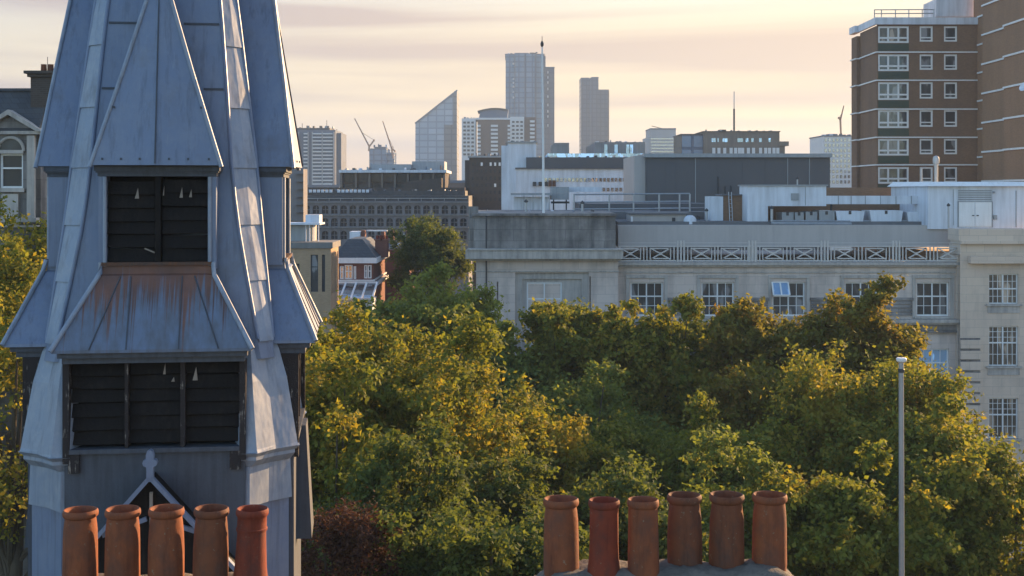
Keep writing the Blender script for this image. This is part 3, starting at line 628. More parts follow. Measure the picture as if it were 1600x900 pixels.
# ------------------------------------------------------------------ trees
def leaf_mesh(pts, nrm, size, rng):
    n = len(pts)
    a = np.cross(nrm, rng.normal(size=(n,3))); a /= np.linalg.norm(a, axis=1)[:,None]+1e-9
    b = np.cross(nrm, a); s = size[:,None]
    cu = nrm*(s*.18)
    q = np.stack([pts-a*s, pts-b*s*.62-cu, pts+a*s*1.05, pts+b*s*.62-cu], 1).reshape(-1, 3)
    me = bpy.data.meshes.new('crown')
    me.vertices.add(4*n); me.vertices.foreach_set('co', q.astype(np.float32).ravel())
    me.loops.add(4*n); me.loops.foreach_set('vertex_index', np.arange(4*n, dtype=np.int32))
    me.polygons.add(n); me.polygons.foreach_set('loop_start', np.arange(0, 4*n, 4, dtype=np.int32))
    me.polygons.foreach_set('loop_total', np.full(n, 4, dtype=np.int32))
    me.update(calc_edges=True); me.validate(); return me
LEAF_N = 1.15
def tree(px, top, d, rx, rz, mat, label, seed, nl=26000, ls=.17, name='plane_tree', group='plane trees along the road', ry=None, lobes=None, cat='tree', knobs=46):
    rng = np.random.default_rng(seed); ry = ry or rx
    x0, zt_ = X(px, d), Z(top, d); zc = zt_-rz*1.06
    t = thing(name, label, cat, (x0, d, 0), group=group)
    # limbs end where the leaf clumps sit
    n1 = knobs; u = rng.normal(size=(n1,3)); u /= np.linalg.norm(u, axis=1)[:,None]
    u[:,2] = np.where(u[:,2] < -.55, -u[:,2], u[:,2])
    fr = rng.uniform(.55, .92, n1)[:,None]
    nl = int(nl*LEAF_N*(2.7 if d < 60 else 2.0)); ls = ls*.54 if d < 56 else ls*.64
    c = u*fr*np.array([rx, ry, rz]); rad = rng.uniform(.17, .33, n1)*(rx+rz)/2
    lead_ = rng.random(n1) < .22                     # leaders that poke out of the outline
    c[lead_] *= (rng.uniform(1.0, 1.18, lead_.sum())/fr[lead_][:,0])[:,None]; rad[lead_] *= .62
    c[0] = (rng.uniform(-.2,.2)*rx, 0, rz*.70); rad[0] = .26*rx
    k = rng.choice(n1, nl, p=rad**2/np.sum(rad**2))
    # each clump is a head of short leafy sprays pointing outward and up
    ns = 30; sd_ = rng.normal(size=(n1,ns,3)); sd_[:,:,2] += .25; sd_ /= np.linalg.norm(sd_, axis=2)[:,:,None]
    sl_ = rng.uniform(.55, 1.10, (n1,ns)); j = rng.integers(0, ns, nl)
    v = sd_[k,j]; g = rng.normal(size=(nl,3))
    along = rng.normal(size=nl)*.20+np.where(rng.random(nl) < .12, .18, 0)
    pts = c[k]+(v*(sl_[k,j]+along)[:,None]+g*(.115+.05*rng.random(nl))[:,None])*rad[k][:,None]*np.array([1,1,.88])
    v = v+g*.5; v /= np.linalg.norm(v, axis=1)[:,None]
    # hollows where the sky or the dark of the crown shows
    h = np.sin(pts[:,0]*1.9+seed)*np.sin(pts[:,1]*1.7+seed*2)*np.sin(pts[:,2]*2.1+seed*3)
    keep = h > -.34+.12*rng.normal(size=nl)
    pts, v = pts[keep], v[keep]
    nr = v*.55+rng.normal(size=v.shape)*.55+np.array([0,0,.35]); nr /= np.linalg.norm(nr, axis=1)[:,None]
    size = ls*rng.uniform(.6, 1.25, len(pts))
    me = leaf_mesh(pts+np.array([0,0,zc]), nr, size, rng); me.materials.append(M[mat])
    o = bpy.data.objects.new('crown', me); COL.objects.link(o); o.parent = t
    tr = MB(); hgt = zc-rz*.5; r0 = .045*rx+.10
    tr.tube([(0,0,-.3),(.05,0,hgt*.4),(rng.uniform(-.3,.3),0,hgt),(0,0,zc)], r0, 10, r0*.45)
    for i in range(0, n1, 3):
        s0 = Vector((0,0,hgt*.7+rng.uniform(0,.35)*(zc-hgt*.7))); e_ = Vector(c[i])*.92+Vector((0,0,zc))
        md = s0.lerp(e_, .5)+Vector((0,0,.35)); tr.tube([s0, md, e_], r0*.38, 6, .025)
    tr.build('trunk', 'bark', t, local=True, smooth=True)
    return t
TG = 'plane trees along the road'
tree(15,362,44,5.0,6.5,'leaf_gold','golden green tree left of the lead turret under the stone house',1,24000)
tree(590,490,41,4.3,6.0,'leaf_gold','tall golden tree directly right of the lead turret',2,36000)
tree(520,560,37,3.4,5.5,'leaf_gold','golden tree low against the right edge of the turret',22,22000)
tree(690,440,61,4.3,5.4,'leaf_green','grey green tree below the dark round tree, left of stone pavilion',3,26000,.19)
tree(605,474,63,3.1,5.0,'leaf_green','green tree top below the white and red house',33,16000,.19)
tree(885,462,59,2.7,5.2,'leaf_mid','green tree in front of the pavilion window',4,20000,.19)
tree(800,528,57,2.2,5.2,'leaf_green','green tree filling the gap under the left edge of the pavilion',41,15000,.19)
tree(972,460,58,1.9,5.0,'leaf_gold','yellow green tree between pavilion and first casement window',5,15000,.19)
tree(1045,470,58,1.9,5.0,'leaf_gold','yellow tipped tree below the second casement window',6,15000,.19)
tree(1118,508,60,2.2,5.0,'leaf_mid','mid green tree in the gap below the balustrade',66,13000,.19)
tree(1190,462,57,2.4,5.2,'leaf_brown','olive brown tree below the open casement window',7,20000,.19)
tree(1343,440,56,2.8,5.4,'leaf_brown','tallest bronze tree hiding the facade behind the lamp column',8,26000,.19)
tree(812,612,46,3.4,5.2,'leaf_gold','golden crowned tree in the middle before the stone facade',9,26000)
tree(690,640,43,2.9,4.8,'leaf_green','dull green tree below the tall golden tree',10,20000)
tree(1000,622,48,3.4,5.2,'leaf_mid','yellow green tree above the six chimney pots',11,26000)
tree(900,575,52,3.6,5.4,'leaf_green','dull green broad tree between the two middle golden crowns',12,20000,.18)
tree(1130,640,45,2.8,5.0,'leaf_mid','green tree above the right end of the six pots',13,20000)
tree(1180,570,51,3.4,5.6,'leaf_brown','olive tree behind the crowns at centre right',14,20000,.18)
tree(1345,545,47,4.0,6.2,'leaf_gold','broad golden tree around the lamp column',15,34000)
tree(1300,700,36,2.8,5.0,'leaf_mid','dim olive tree low behind the lamp column',16,22000)
tree(1455,640,42,2.4,5.0,'leaf_mid','olive tree right of the lamp column under the corner windows',17,18000)
tree(1575,690,38,2.5,5.0,'leaf_mid','dusky olive tree at the right edge of the view',18,20000)
tree(760,700,36,2.9,4.6,'leaf_dark','dark green tree left of the six chimney pots',19,24000,.15)
tree(640,700,33,2.3,4.2,'leaf_dark','dark leafy tree beside the copper shrub',20,20000,.14)
tree(1000,720,34,2.8,4.2,'leaf_dark','dark green tree directly behind the six chimney pots',21,24000,.15)
tree(1150,710,38,2.8,4.6,'leaf_green','green tree behind the right end pots of the stack',24,20000,.15)
tree(700,800,27,1.9,3.4,'leaf_dark','lowest dark green tree at the bottom, left of the pots',25,16000,.12)
tree(825,790,28,1.7,3.4,'leaf_dark','dark bush like tree touching the leftmost of six pots',26,14000,.12)
tree(535,758,27,1.35,3.2,'leaf_copper','dark copper leaved tree at the foot of the turret',27,20000,.075,name='copper_beech',group=None,knobs=60)
tree(672,342,112,3.4,4.6,'leaf_dark','dark rounded green tree beside the stone pavilion',28,24000,.17,group=None)

# ------------------------------------------------------------------ long stone building
SD = 80.0
S = thing('stone_building', 'long pale stone office range with balustrade, casements and end pavilions', 'building', base(1180, SD))
low = 1060                                  # image row below the ground line is clipped by trees
def zrow(d): return HY+CZ/d*F               # row of the ground at distance d
win_cols = [(985,1036),(1096,1147),(1207,1258),(1320,1371),(1432,1483)]
rows = [(441,494),(545,607),(660,725)]
ops = [(a,b_,t,u) for a,b_ in win_cols for t,u in rows]
m = MB(); m.wallp(966,1502,413,zrow(SD)-2,SD,.45,ops); m.box(X(966,SD),X(1502,SD),SD+.45,SD+20,0,Z(413,SD)-.05)
m.build('wall', 'stone', S)
for a,b_ in win_cols:
    for i,(t,u) in enumerate(rows):
        window(S,a,b_,t,u,SD,.22,(.5,),(.42,) if i != 1 else (.36,),(.25,.75),(.70,),gl='glass' if i != 1 else 'glass_sky')
# left pavilion, stands forward
PV = 79.0
m = MB()
grooves = [(776.5,778.5,440,640),(921,923,432,640)]
m.wallp(744,966,403,zrow(PV)-2,PV,.42,[(805,920,426,700)]+grooves); m.box(X(744,PV),X(966,PV),PV+.42,PV+16,0,Z(403,PV)-.05)
m.build('wall', 'stone', S)
m = MB(); m.wallp(805,920,426,700,PV+.2,.3,[(816,909,436,700)]); m.build('recess', 'stone_trim', S)
m = MB(); m.wallp(812,913,433,700,PV+.36,.25,[(823,878,441,503),(823,878,560,640)])
m.build('window_surround', 'stone_trim', S)
window(S,823,878,441,503,PV+.36,.12,(.5,),(.42,),(.25,.75),(),gl='glass_sky')
window(S,823,878,560,640,PV+.36,.12,(.5,),(.42,),(.25,.75),(),gl='glass_sky')
m = MB(); m.boxp(728,972,390,403.5,PV,1.2,-.85); m.boxp(734,969,403.5,407,PV,.6,-.45); m.boxp(731,971,388,390.1,PV,1.4,-.95)
m.boxp(742,967,423,425,PV,.1,-.06)
m.build('cornice', 'stone_trim', S)
m = MB(); m.boxp(740,962,337,388.5,PV,10,.1); m.boxp(737,964,333.5,337.2,PV,10.4,-.1)
m.build('attic_parapet', 'stone_soot_shade', S)
m = MB(); m.boxp(731,746,323,402,PV,.7,1.2); m.build('pier', 'stone_soot_shade', S)
m = MB(); m.tube([(X(760,PV),PV-.12,Z(337,PV)),(X(760,PV),PV-.12,1)], .05, 8); m.build('downpipe', 'dark_metal', S)
# main cornice, string courses, panels
m = MB(); m.boxp(964,1504,409.5,414,SD,.9,-.42); m.boxp(966,1502,414,417,SD,.3,-.22); m.boxp(968,1500,424.5,426.5,SD,.12,-.08)
m.boxp(966,1530,498,503,SD,1.0,-.62); m.boxp(966,1528,503,506,SD,.9,-.45); m.build('string_course', 'stone_trim', S)
m = MB(); m.boxp(966,1526,506,516,SD,.3,-.18); m.boxp(966,1526,516,519,SD,.5,-.3); m.build('frieze', 'stone_soot_shade', S)  # dark stone paints the string course's shadow along with its grime
for a,b_ in win_cols:
    m = MB(); m.boxp(a-7,a-2,434,497,SD,.1,-.08); m.boxp(b_+2,b_+7,434,497,SD,.1,-.08); m.boxp(a-7,b_+7,430,434.5,SD,.14,-.12); m.boxp(a-4,b_+4,494.5,497.5,SD,.3,-.2)
    m.build('window_surround', 'stone_trim', S)
for a,b_ in ((1045,1088),(1156,1199),(1267,1312),(1380,1424)):
    m = MB()
    for k in range(4): m.boxp(a,b_,470+k*6,474.8+k*6,SD,.2,-.12)
    m.boxp(a-2,b_+2,465,469,SD,.3,-.2); m.build('spandrel_panel', 'stone_soot_shade', S)
m = MB(); m.bar((X(1208,SD),SD-.05,Z(441,SD)),(X(1208,SD),SD-.05,Z(459,SD)),.08,.07)
def casement(a,b_,t,u,tilt):
    x0,x1,z0,z1 = X(a,SD),X(b_,SD),Z(u,SD),Z(t,SD); q = MB(); dy = tilt
    for p1,p2 in (((x0,SD-.05,z1),(x1,SD-.05,z1)),((x0,SD-dy,z0),(x1,SD-dy,z0)),((x0,SD-.05,z1),(x0,SD-dy,z0)),((x1,SD-.05,z1),(x1,SD-dy,z0)),(((x0+x1)/2,SD-.05,z1),((x0+x1)/2,SD-dy,z0))): q.bar(p1,p2,.09,.07)
    o = q.build('open_sash','white_paint',S)
    g = MB(); g.add([(x0,SD-.05,z1),(x1,SD-.05,z1),(x1,SD-dy,z0),(x0,SD-dy,z0),(x0,SD-.03,z1),(x1,SD-.03,z1),(x1,SD-dy+.02,z0),(x0,SD-dy+.02,z0)],[(0,1,2,3),(4,7,6,5),(0,4,5,1),(2,6,7,3),(0,3,7,4),(1,5,6,2)])
    g.build('sash_glass','glass_sky',o)
casement(1206,1231,441,460,.55)
# right pavilion
RD = 79.2
rc = [(1545,1591),(1657,1703)]; rr_ = [(428,475),(510,572),(622,685),(740,800)]
m = MB(); m.wallp(1500,1790,398,zrow(RD)-2,RD,.42,[(a,b_,t,u) for a,b_ in rc for t,u in rr_]); m.box(X(1500,RD),X(1790,RD),RD+.42,RD+18,0,Z(398,RD)-.05)
m.build('wall', 'stone_flare', S)
for a,b_ in rc:
    for i,(t,u) in enumerate(rr_): window(S,a,b_,t,u,RD,.2,(.5,),(.5,) if i == 0 else (.42,),(.17,.33,.67,.83),(.25,.75) if i == 0 else (.14,.28,.71),gl='glass_warm',tn=.030,tf=.07,tm=.08)
    for t,u in rr_:
        m = MB(); m.boxp(a-5,b_+5,u,u+3,RD,.3,-.16); m.boxp(a-2,b_+2,u+3,u+14,RD,.1,-.05); m.build('sill', 'stone_trim', S)
m = MB()
for k in range(12): m.boxp(1500,1532,531+k*17,544+k*17,RD,.2,-.16)
q = MB(); q.boxp(1500.5,1531.5,528,735,RD,.1,-.03); q.build('quoin_groove_shade','stone_soot_shade',S)  # dark backing strip paints the shade in the quoin grooves
m.build('quoin', 'stone_flare', S)
m = MB(); m.boxp(1497,1792,358,376,RD,2,-.15); m.boxp(1499,1792,376,381,RD,2,-.35); m.boxp(1500,1792,381,398,RD,2,-.02); m.boxp(1512,1792,400,411,RD,.5,-.55)
m.build('attic_parapet', 'stone_flare', S)
m = MB(); m.tube([(X(1502,SD),SD-.12,Z(414,SD)),(X(1502,SD),SD-.12,1)], .06, 8); m.build('downpipe', 'dark_metal', S)
# balustrade
BL = S
rail = MB(); bd = SD-.28
rail.boxp(968,1497,384,385.6,bd,.10); rail.boxp(968,1497,406.5,408.5,bd,.10); rail.boxp(968,1497,379,379.8,bd,.05)
bo = rail.build('balustrade', 'rail_white', S)
xs_ = [985,1032,1096,1143,1208,1257,1320,1369,1432,1481]
def crosspanel(c):
    a,b_ = c-16,c+16; q = MB()
    x0,x1,z0,z1 = X(a,bd),X(b_,bd),Z(405.5,bd),Z(387.5,bd); yy = bd+.05
    for p1,p2 in (((x0,yy,z0),(x1,yy,z1)),((x0,yy+.005,z1),(x1,yy+.005,z0)),((x0,yy,z0),(x0,yy,z1)),((x1,yy,z0),(x1,yy,z1)),((x0,yy,z0+.06),(x1,yy,z0+.06)),((x0,yy,z1-.03),(x1,yy,z1-.03))): q.bar(p1,p2,.06,.075)
    q.boxp(c-2.2,c+2.2,394.3,398.7,bd,.04); return q.build('cross_panel','rail_white',bo)
for c in xs_: crosspanel(c)
for a,b_ in zip([952]+xs_,xs_+[1514]):
    l_,r_ = max(a+16,968),min(b_-16,1497)
    q = MB(); n_ = max(2,round((r_-l_)/5))
    for i in range(1,n_): 
        c = l_+(r_-l_)*i/n_; q.boxp(c-.9,c+.9,384.5,407.5,bd,.05,.02)
    if r_-l_ > 24:
        for dx in (-5,0,5): q.boxp((l_+r_)/2+dx-1.3,(l_+r_)/2+dx+1.3,376,409,bd,.12,-.02)
    q.build('bar_panel','rail_white',bo)
# flat roofs behind the balustrade
m = MB(); m.boxp(966,1500,352,386,SD+2.2,12); m.build('roof_upstand', 'cream_panel', S)
m = MB(); m.boxp(966,1500,346.5,352,SD+3.0,9,.3); m.build('roof', 'roof_felt', S)

# flagpole on the pavilion
fd = 81.0
fp_ = thing('flagpole', 'tall white flagpole with dark finial standing on the sooty parapet', 'flagpole', (X(849,fd),fd,Z(336,fd)))
m = MB(); m.tube([(X(849.5,fd),fd,Z(336,fd)),(X(848.5,fd),fd,Z(200,fd)),(X(847,fd),fd,Z(72,fd))], .085, 12, .045); m.build('pole','white_paint',fp_,smooth=True)
m = MB(); m.lathe([(.03,Z(74,fd)),(.06,Z(72.6,fd)),(.10,Z(71,fd)),(.105,Z(68,fd)),(.07,Z(65.5,fd)),(.02,Z(63.5,fd)),(.018,Z(57,fd)),(.001,Z(56,fd))], X(847,fd), fd, 14); m.build('finial','dark_metal',fp_,smooth=True)

# ---- rooftop things on the stone building
rd = 84.0
def cabin(name,label,cat,rects,d,depth,mat,zoff=0,group=None):
    a,b_,t,u = rects[0]; o = thing(name,label,cat,(X((a+b_)/2,d),d,Z(u,d)),group=group); m = MB()
    for a,b_,t,u in rects: m.boxp(a,b_,t,u,d,depth)
    m.build('casing',mat,o); return o
ph = thing('plant_room','big white rooftop plant room with double doors and louvre','plant room',(X(1530,82),82,Z(356,82)))
m = MB(); x0,x1 = X(1450,82),X(1640,82); m.box(x0,x1,82,90,Z(358,82),Z(291,82)); m.build('wall','white_panel',ph)
m = MB(); m.loft([[(x0-.2,81.7,Z(291,82)),(x1,81.7,Z(291,82)),(x1,90.3,Z(291,82)),(x0-.2,90.3,Z(291,82))],[(x0+.15,82.1,Z(284,82)),(x1,82.1,Z(284,82)),(x1,90,Z(283,82)),(x0+.15,90,Z(283,82))]]); m.build('roof','white_paint',ph)
for a,b_ in ((1498,1522.5),(1523.5,1549)):
    m = MB(); m.boxp(a,b_,316,354,82,.05,-.05); o = m.build('door','white_paint',ph)
    q = MB(); q.boxp(b_-4 if a < 1500 else a+2,b_-1 if a < 1500 else a+5,336,337.5,82,.05,-.1); q.build('handle','dark_metal',o)
m = MB()
m.boxp(1496,1550,314.4,315.4,82,.05,-.06); m.boxp(1496.2,1497.2,315,355,82,.05,-.06); m.boxp(1549.8,1550.8,315,355,82,.05,-.06); m.build('door_frame','grey_metal',ph)
m = MB()
for k in range(5): m.boxp(1497,1549,297+k*3.4,299+k*3.4,82,.05,-.04)
m.build('vent_louvre','grey_metal',ph)
m = MB(); m.boxp(1587,1588,298,355,82,.05,-.04); m.boxp(1489,1489.8,296,352,82,.04,-.03); m.boxp(1552,1557,336,343,82,.12,-.12); m.boxp(1551,1554,299,302,82,.12,-.12); m.build('panel_joint','grey_metal',ph)
# white gantry enclosure
ge = thing('duct_enclosure','white L shaped duct enclosure on the roof above the plant units','duct',(X(1230,rd),rd,Z(350,rd)))
m = MB(); m.boxp(1168,1291,290.5,322,rd,3); m.boxp(1168,1200,322,352,rd,3,.02); m.build('casing','white_panel',ge)
m = MB(); m.boxp(1166,1293,288.5,290.6,rd,3.3,-.12); m.build('capping','grey_metal',ge)
m = MB(); m.boxp(1236,1248,302,313,rd,.06,-.06); m.boxp(1258,1258.8,292,321,rd,.04,-.03); m.build('hatch','grey_metal',ge)
lt = thing('cable_tray','long white boxed cable tray bridging to the big plant room','duct',(X(1370,rd),rd,Z(350,rd)))
m = MB(); m.boxp(1291,1449,306,319,rd,.8,.1); m.build('casing','white_panel',lt)
m = MB()
for a in (1310,1330,1352,1376,1400,1424): m.boxp(a,a+1,306,319,rd,.05,.05)
m.build('joint','grey_metal',lt)
m = MB()
for a in (1300,1445): m.boxp(a,a+2.4,319,350,rd,.2,.3)
m.build('support','dark_metal',lt)
bk = thing('stair_head','dark brick roof stair head wall behind the plant units','stair head',(X(1320,88),88,Z(352,88)))
m = MB(); m.boxp(1190,1460,318,356,88,3); m.build('wall','brown_brick',bk)
bx = thing('brick_tank_room','small brown brick tank room with a white end panel','tank room',(X(1150,86),86,Z(352,86)))
m = MB(); m.boxp(1130,1169,305.5,350,86,3); m.build('wall','brown_brick',bx)
m = MB(); m.boxp(1128,1171,303.5,305.6,86,3.2,-.1); m.build('roof','roof_felt',bx)
m = MB(); m.boxp(1110,1129.5,307,346,86,2.6,-.1); m.build('end_panel','white_panel',bx)
def acunit(a,b_,t,u,d,label,slant=0,mat='grey_metal'):
    o = thing('air_handling_unit',label,'plant unit',(X((a+b_)/2,d),d,Z(u,d)),group='air handling units on the stone building roof'); m = MB()
    x0,x1,z0,z1 = X(a,d),X(b_,d),Z(u,d),Z(t,d); s = slant/F*d
    m.add([(x0,d,z0),(x1,d,z0),(x1,d+2,z0),(x0,d+2,z0),(x0-s,d,z1),(x1+s,d,z1),(x1+s,d+2,z1),(x0-s,d+2,z1)],[(0,3,2,1),(4,5,6,7),(0,1,5,4),(1,2,6,5),(2,3,7,6),(3,0,4,7)])
    m.build('casing',mat,o)
    m = MB(); m.box((x0+x1)/2-.10,(x0+x1)/2+.06,d-.05,d-.003,(z0+z1)/2+.2,(z0+z1)/2+.42); m.build('vent','dark_metal',o)
    m = MB(); m.box(x0+.05,x1-.05,d-.03,d-.003,z0+.02,z0+.10); m.build('plinth','dark_metal',o)
acunit(1222,1240,332,351,rd,'narrow grey plant cabinet beside the leg of the white duct')
acunit(1242,1256,332,351,rd,'second slim grey plant cabinet from the white duct')
acunit(1259,1277,331,351,rd,'third grey plant cabinet with a dark vent')
acunit(1280,1304,329,351,rd,'wider blue grey plant cabinet before the slanted units')
acunit(1309,1348,330,349,rd,'low white slanted unit next to the wide grey cabinet',3,'white_panel')
acunit(1362,1408,329,349,rd,'middle and largest white slanted unit on the roof',3,'white_panel')
acunit(1420,1458,331,349,rd,'white slanted unit against the big plant room',3,'white_panel')
rh = thing('roof_hut','low pale rooftop hut with pipe at the balustrade corner','roof hut',(X(1030,rd),rd,Z(386,rd)))
m = MB(); m.boxp(985,1072,335,372,rd,3); m.boxp(997,1105,348,372,rd-.4,2); m.build('wall','cream_panel',rh)
m = MB(); m.boxp(983,1080,332.5,335.2,rd,3.4,-.2); m.build('roof','roof_felt',rh)
m = MB(); m.boxp(1050,1055,340,350,rd,.06,-.06); m.build('vent','dark_metal',rh)
m = MB(); m.tube([(X(986,rd),rd-.5,Z(384,rd)),(X(986,rd),rd-.5,Z(338,rd))],.06,8); m.build('pipe','white_paint',rh)
cw = thing('vent_cowl','white curved vent cowl on the rooftop hut','vent',(X(1078,rd-.3),rd-.3,Z(348,rd)))
m = MB(); m.lathe([(.42,Z(350,rd)),(.42,Z(343,rd)),(.34,Z(339,rd)),(.18,Z(336.5,rd)),(.01,Z(336,rd))],X(1078,rd-.3),rd-.3,16); m.build('cowl','white_panel',cw,smooth=True)
cb_ = thing('service_cabinet','grey service cabinet beside the sooty parapet','cabinet',(X(976,rd-1.5),rd-1.5,Z(386,rd-1.5)))
m = MB(); m.boxp(969,982,352,384,82.5,1); m.build('casing','grey_metal',cb_)
m = MB(); m.boxp(970,981,353.5,383,82.5,.05,-.04); m.build('door','grey_metal',cb_)
rl_ = thing('roof_handrail','grey tubular safety handrail on the lower roof','handrail',(X(985,92),92,Z(335,92)))
m = MB(); hd_ = 92
for y in (304,316,327): m.tube([(X(896,hd_),hd_,Z(y,hd_)),(X(1078,hd_),hd_,Z(y-1.5,hd_))],.06,6)
m.build('rail','galv',rl_)
for a in (897,952,990,1030,1062,1078):
    m = MB(); m.tube([(X(a,hd_),hd_,Z(338,hd_)),(X(a,hd_),hd_,Z(303,hd_))],.07,6); m.build('post','galv',rl_)
m = MB(); m.boxp(735,1112,331,346,90,9); m.build('rear_roof','roof_felt',S)
m = MB(); m.boxp(905,1110,318,334,98,10); m.boxp(1030,1112,325,345,94,3); m.build('rear_wing','slate_clad',S)

# small rooftop pieces
def vent_pipe(px,py0,py1,d,r,label,cap=True):
    o = thing('vent_pipe',label,'vent pipe',(X(px,d),d,Z(py1,d)),group='vent pipes on the stone building roof')
    m = MB(); m.tube([(X(px,d),d,Z(py1,d)),(X(px,d),d,Z(py0,d))],r,10); m.build('pipe','galv',o,smooth=True)
    if cap: m = MB(); m.lathe([(r*.9,Z(py0,d)-.02),(r*1.9,Z(py0,d)+.02),(r*1.7,Z(py0,d)+.10),(.01,Z(py0,d)+.2)],X(px,d),d,12); m.build('cap','dark_metal',o,smooth=True)
vent_pipe(1206,326,351,83.5,.09,'short vent pipe beside the leg of the white duct')
vent_pipe(1104,330,352,85,.07,'thin vent pipe left of the white tank room panel')
vent_pipe(1246,280,291,84.6,.05,'thin pipe standing on the white duct enclosure')
vent_pipe(1482,322,356,81.2,.06,'vent pipe against the left corner of the big white plant room')
vent_pipe(822,316,334,86,.08,'stub vent pipe on the pavilion roof left of the flagpole')
vent_pipe(910,318,334,86,.08,'stub vent pipe on the pavilion roof right of the flagpole')
ld_ = thing('roof_ladder','grey access ladder leaning on the brick tank room','ladder',(X(1140,85.5),85.5,Z(352,85.5)))
for dx in (-2.2,2.2):
    m = MB(); m.tube([(X(1142+dx,85.5),85.3,Z(352,85.5)),(X(1142+dx,85.5),85.85,Z(300,85.5))],.03,6); m.build('stile','galv',ld_)
for k in range(8):
    m = MB(); yy = 348-k*6; m.tube([(X(1139.8,85.5),85.32+.07*k,Z(yy,85.5)),(X(1144.2,85.5),85.32+.07*k,Z(yy,85.5))],.02,5); m.build('rung','galv',ld_)
cr = thing('pipe_run','pair of lagged pipes running along the roof upstand','pipework',(X(1250,83.2),83.2,Z(352,83.2)))
for k,(yy,rr_2) in enumerate(((349,.10),(345.5,.07))):
    m = MB(); m.tube([(X(1205,83.2),83.2+.3*k,Z(yy,83.2)),(X(1330,83.2),83.2+.3*k,Z(yy+.8,83.2)),(X(1332,83.2),84.2,Z(yy+.8,83.2)),(X(1446,83.2),84.2,Z(yy,83.2))],rr_2,8); m.build('pipe','grey_metal',cr,smooth=True)

# ------------------------------------------------------------------ brown tower block
bd_ = 125.0
B = thing('tower_block','brown brick council tower block with white bands and white windows','tower block',base(1450,bd_))
xa = X(1370,bd_); zt1 = Z(40,bd_)
wr = [(41,67),(85,111),(128.5,156),(172,200),(217,243),(261,287),(305,331),(349,375)]
w3 = (1372,1420); w1 = (1437,1457.5); w2 = (1475,1495.5)
ops = []
for t,u in wr: ops += [(w3[0],w3[1],t,u),(w1[0],w1[1],t,u-2),(w2[0],w2[1],t,u-2)]
m = MB(); m.wallp(1370,1527,38,zrow(bd_)-1,bd_,.4,ops)
m.box(xa,X(1530,bd_),bd_+.4,bd_+6,0,zt1); m.box(xa+.001,X(1530,bd_)+6,bd_+6.0,bd_+8,0,zt1-.3)
m.add([(xa,bd_,0),(xa,bd_+.4,0),(xa,bd_+.4,zt1),(xa,bd_,zt1)],[(0,1,2,3)])
m.build('wall','brown_brick',B)
for t,u in wr:
    window(B,w3[0],w3[1],t,u,bd_,.12,(.333,.667),(.70,),(),(),tf=.17,tm=.17,gl='glass_warm' if t < 45 else 'glass')
    window(B,w1[0],w1[1],t,u-2,bd_,.12,(),(.74,),(),(),tf=.16,tm=.12,gl='glass')
    window(B,w2[0],w2[1],t,u-2,bd_,.12,(),(.74,),(),(),tf=.16,tm=.12,gl='glass')
    m = MB(); m.boxp(w3[0],w3[1],u+1,u+12.4,bd_,.1,-.03); m.build('green_panel','green_panel',B)
def band(y0,y1,proud=.14,name='string_band',mat='white_paint'):
    m = MB(); z0,z1 = Z(y1,bd_),Z(y0,bd_)
    m.box(xa-proud,X(1527,bd_),bd_-proud,bd_-.002,z0,z1); m.box(xa-proud,xa-.002,bd_,bd_+5.9,z0,z1); m.box(xa-proud-.35,xa-.001,bd_+5.95,bd_+8.1,z0-.02,z1-.02)
    m.build(name,mat,B)
for t,u in wr[:-1]: band(u+13.6,u+15.6)
m = MB(); m.box(xa-.35,xa,bd_+6,bd_+8,0,zt1-.3); m.build('side_wall','brown_brick',B)
band(27.5,38.5,.22,'parapet','white_panel')
m = MB(); xr_ = X(1527,bd_)
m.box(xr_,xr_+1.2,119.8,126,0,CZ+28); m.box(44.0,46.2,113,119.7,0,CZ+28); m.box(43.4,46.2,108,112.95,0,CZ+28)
m.build('wing_wall','brown_brick_flare',B)
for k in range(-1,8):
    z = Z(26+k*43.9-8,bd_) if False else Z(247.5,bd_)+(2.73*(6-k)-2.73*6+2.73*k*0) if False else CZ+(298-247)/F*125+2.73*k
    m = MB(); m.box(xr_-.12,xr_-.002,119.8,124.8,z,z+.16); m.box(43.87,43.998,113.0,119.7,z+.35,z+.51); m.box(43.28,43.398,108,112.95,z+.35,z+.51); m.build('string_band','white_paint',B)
m = MB(); m.boxp(1463,1528,-2,26,bd_+1.5,4); m.build('lift_motor_room','white_panel',B)
m = MB()
for y in (14,20): m.tube([(X(1369,bd_),bd_+.6,Z(y,bd_)),(X(1463,bd_),bd_+.6,Z(y-.5,bd_))],.05,6)
for a in (1369,1380,1402,1423,1444,1462): m.tube([(X(a,bd_),bd_+.6,Z(28,bd_)),(X(a,bd_),bd_+.6,Z(13.5,bd_))],.05,6)
m.build('roof_railing','galv',B)
m = MB(); m.lathe([(.02,0),(.25,.04),(.42,.13),(.44,.15),(.41,.15),(.24,.07),(.01,.03)],0,0,20)
dish = m.build('satellite_dish','white_panel',B,local=True,smooth=True); dish.location = Vector((43.15,107.7,Z(137,108)))-B.location; dish.rotation_euler = (R(60),0,R(-60))
fl = thing('boiler_flue','pair of silver boiler flues on the roof before the tower block','flue',(X(1460,92),92,Z(300,92)))
m = MB(); m.tube([(X(1462.5,92),92,Z(300,92)),(X(1462.5,92),92,Z(248,92))],.14,10); m.lathe([(.22,Z(256,92)),(.24,Z(250,92)),(.2,Z(245,92)),(.01,Z(243,92))],X(1462.5,92),92,12); m.build('flue','galv',fl,smooth=True)
m = MB(); m.tube([(X(1440,92),92,Z(300,92)),(X(1440,92),92,Z(262,92)),(X(1446,92),92,Z(262,92))],.07,8); m.build('pipe','galv',fl)
m = MB(); m.boxp(1290,1452,293,356,94,8); m.build('rear_wing','brown_brick',S)

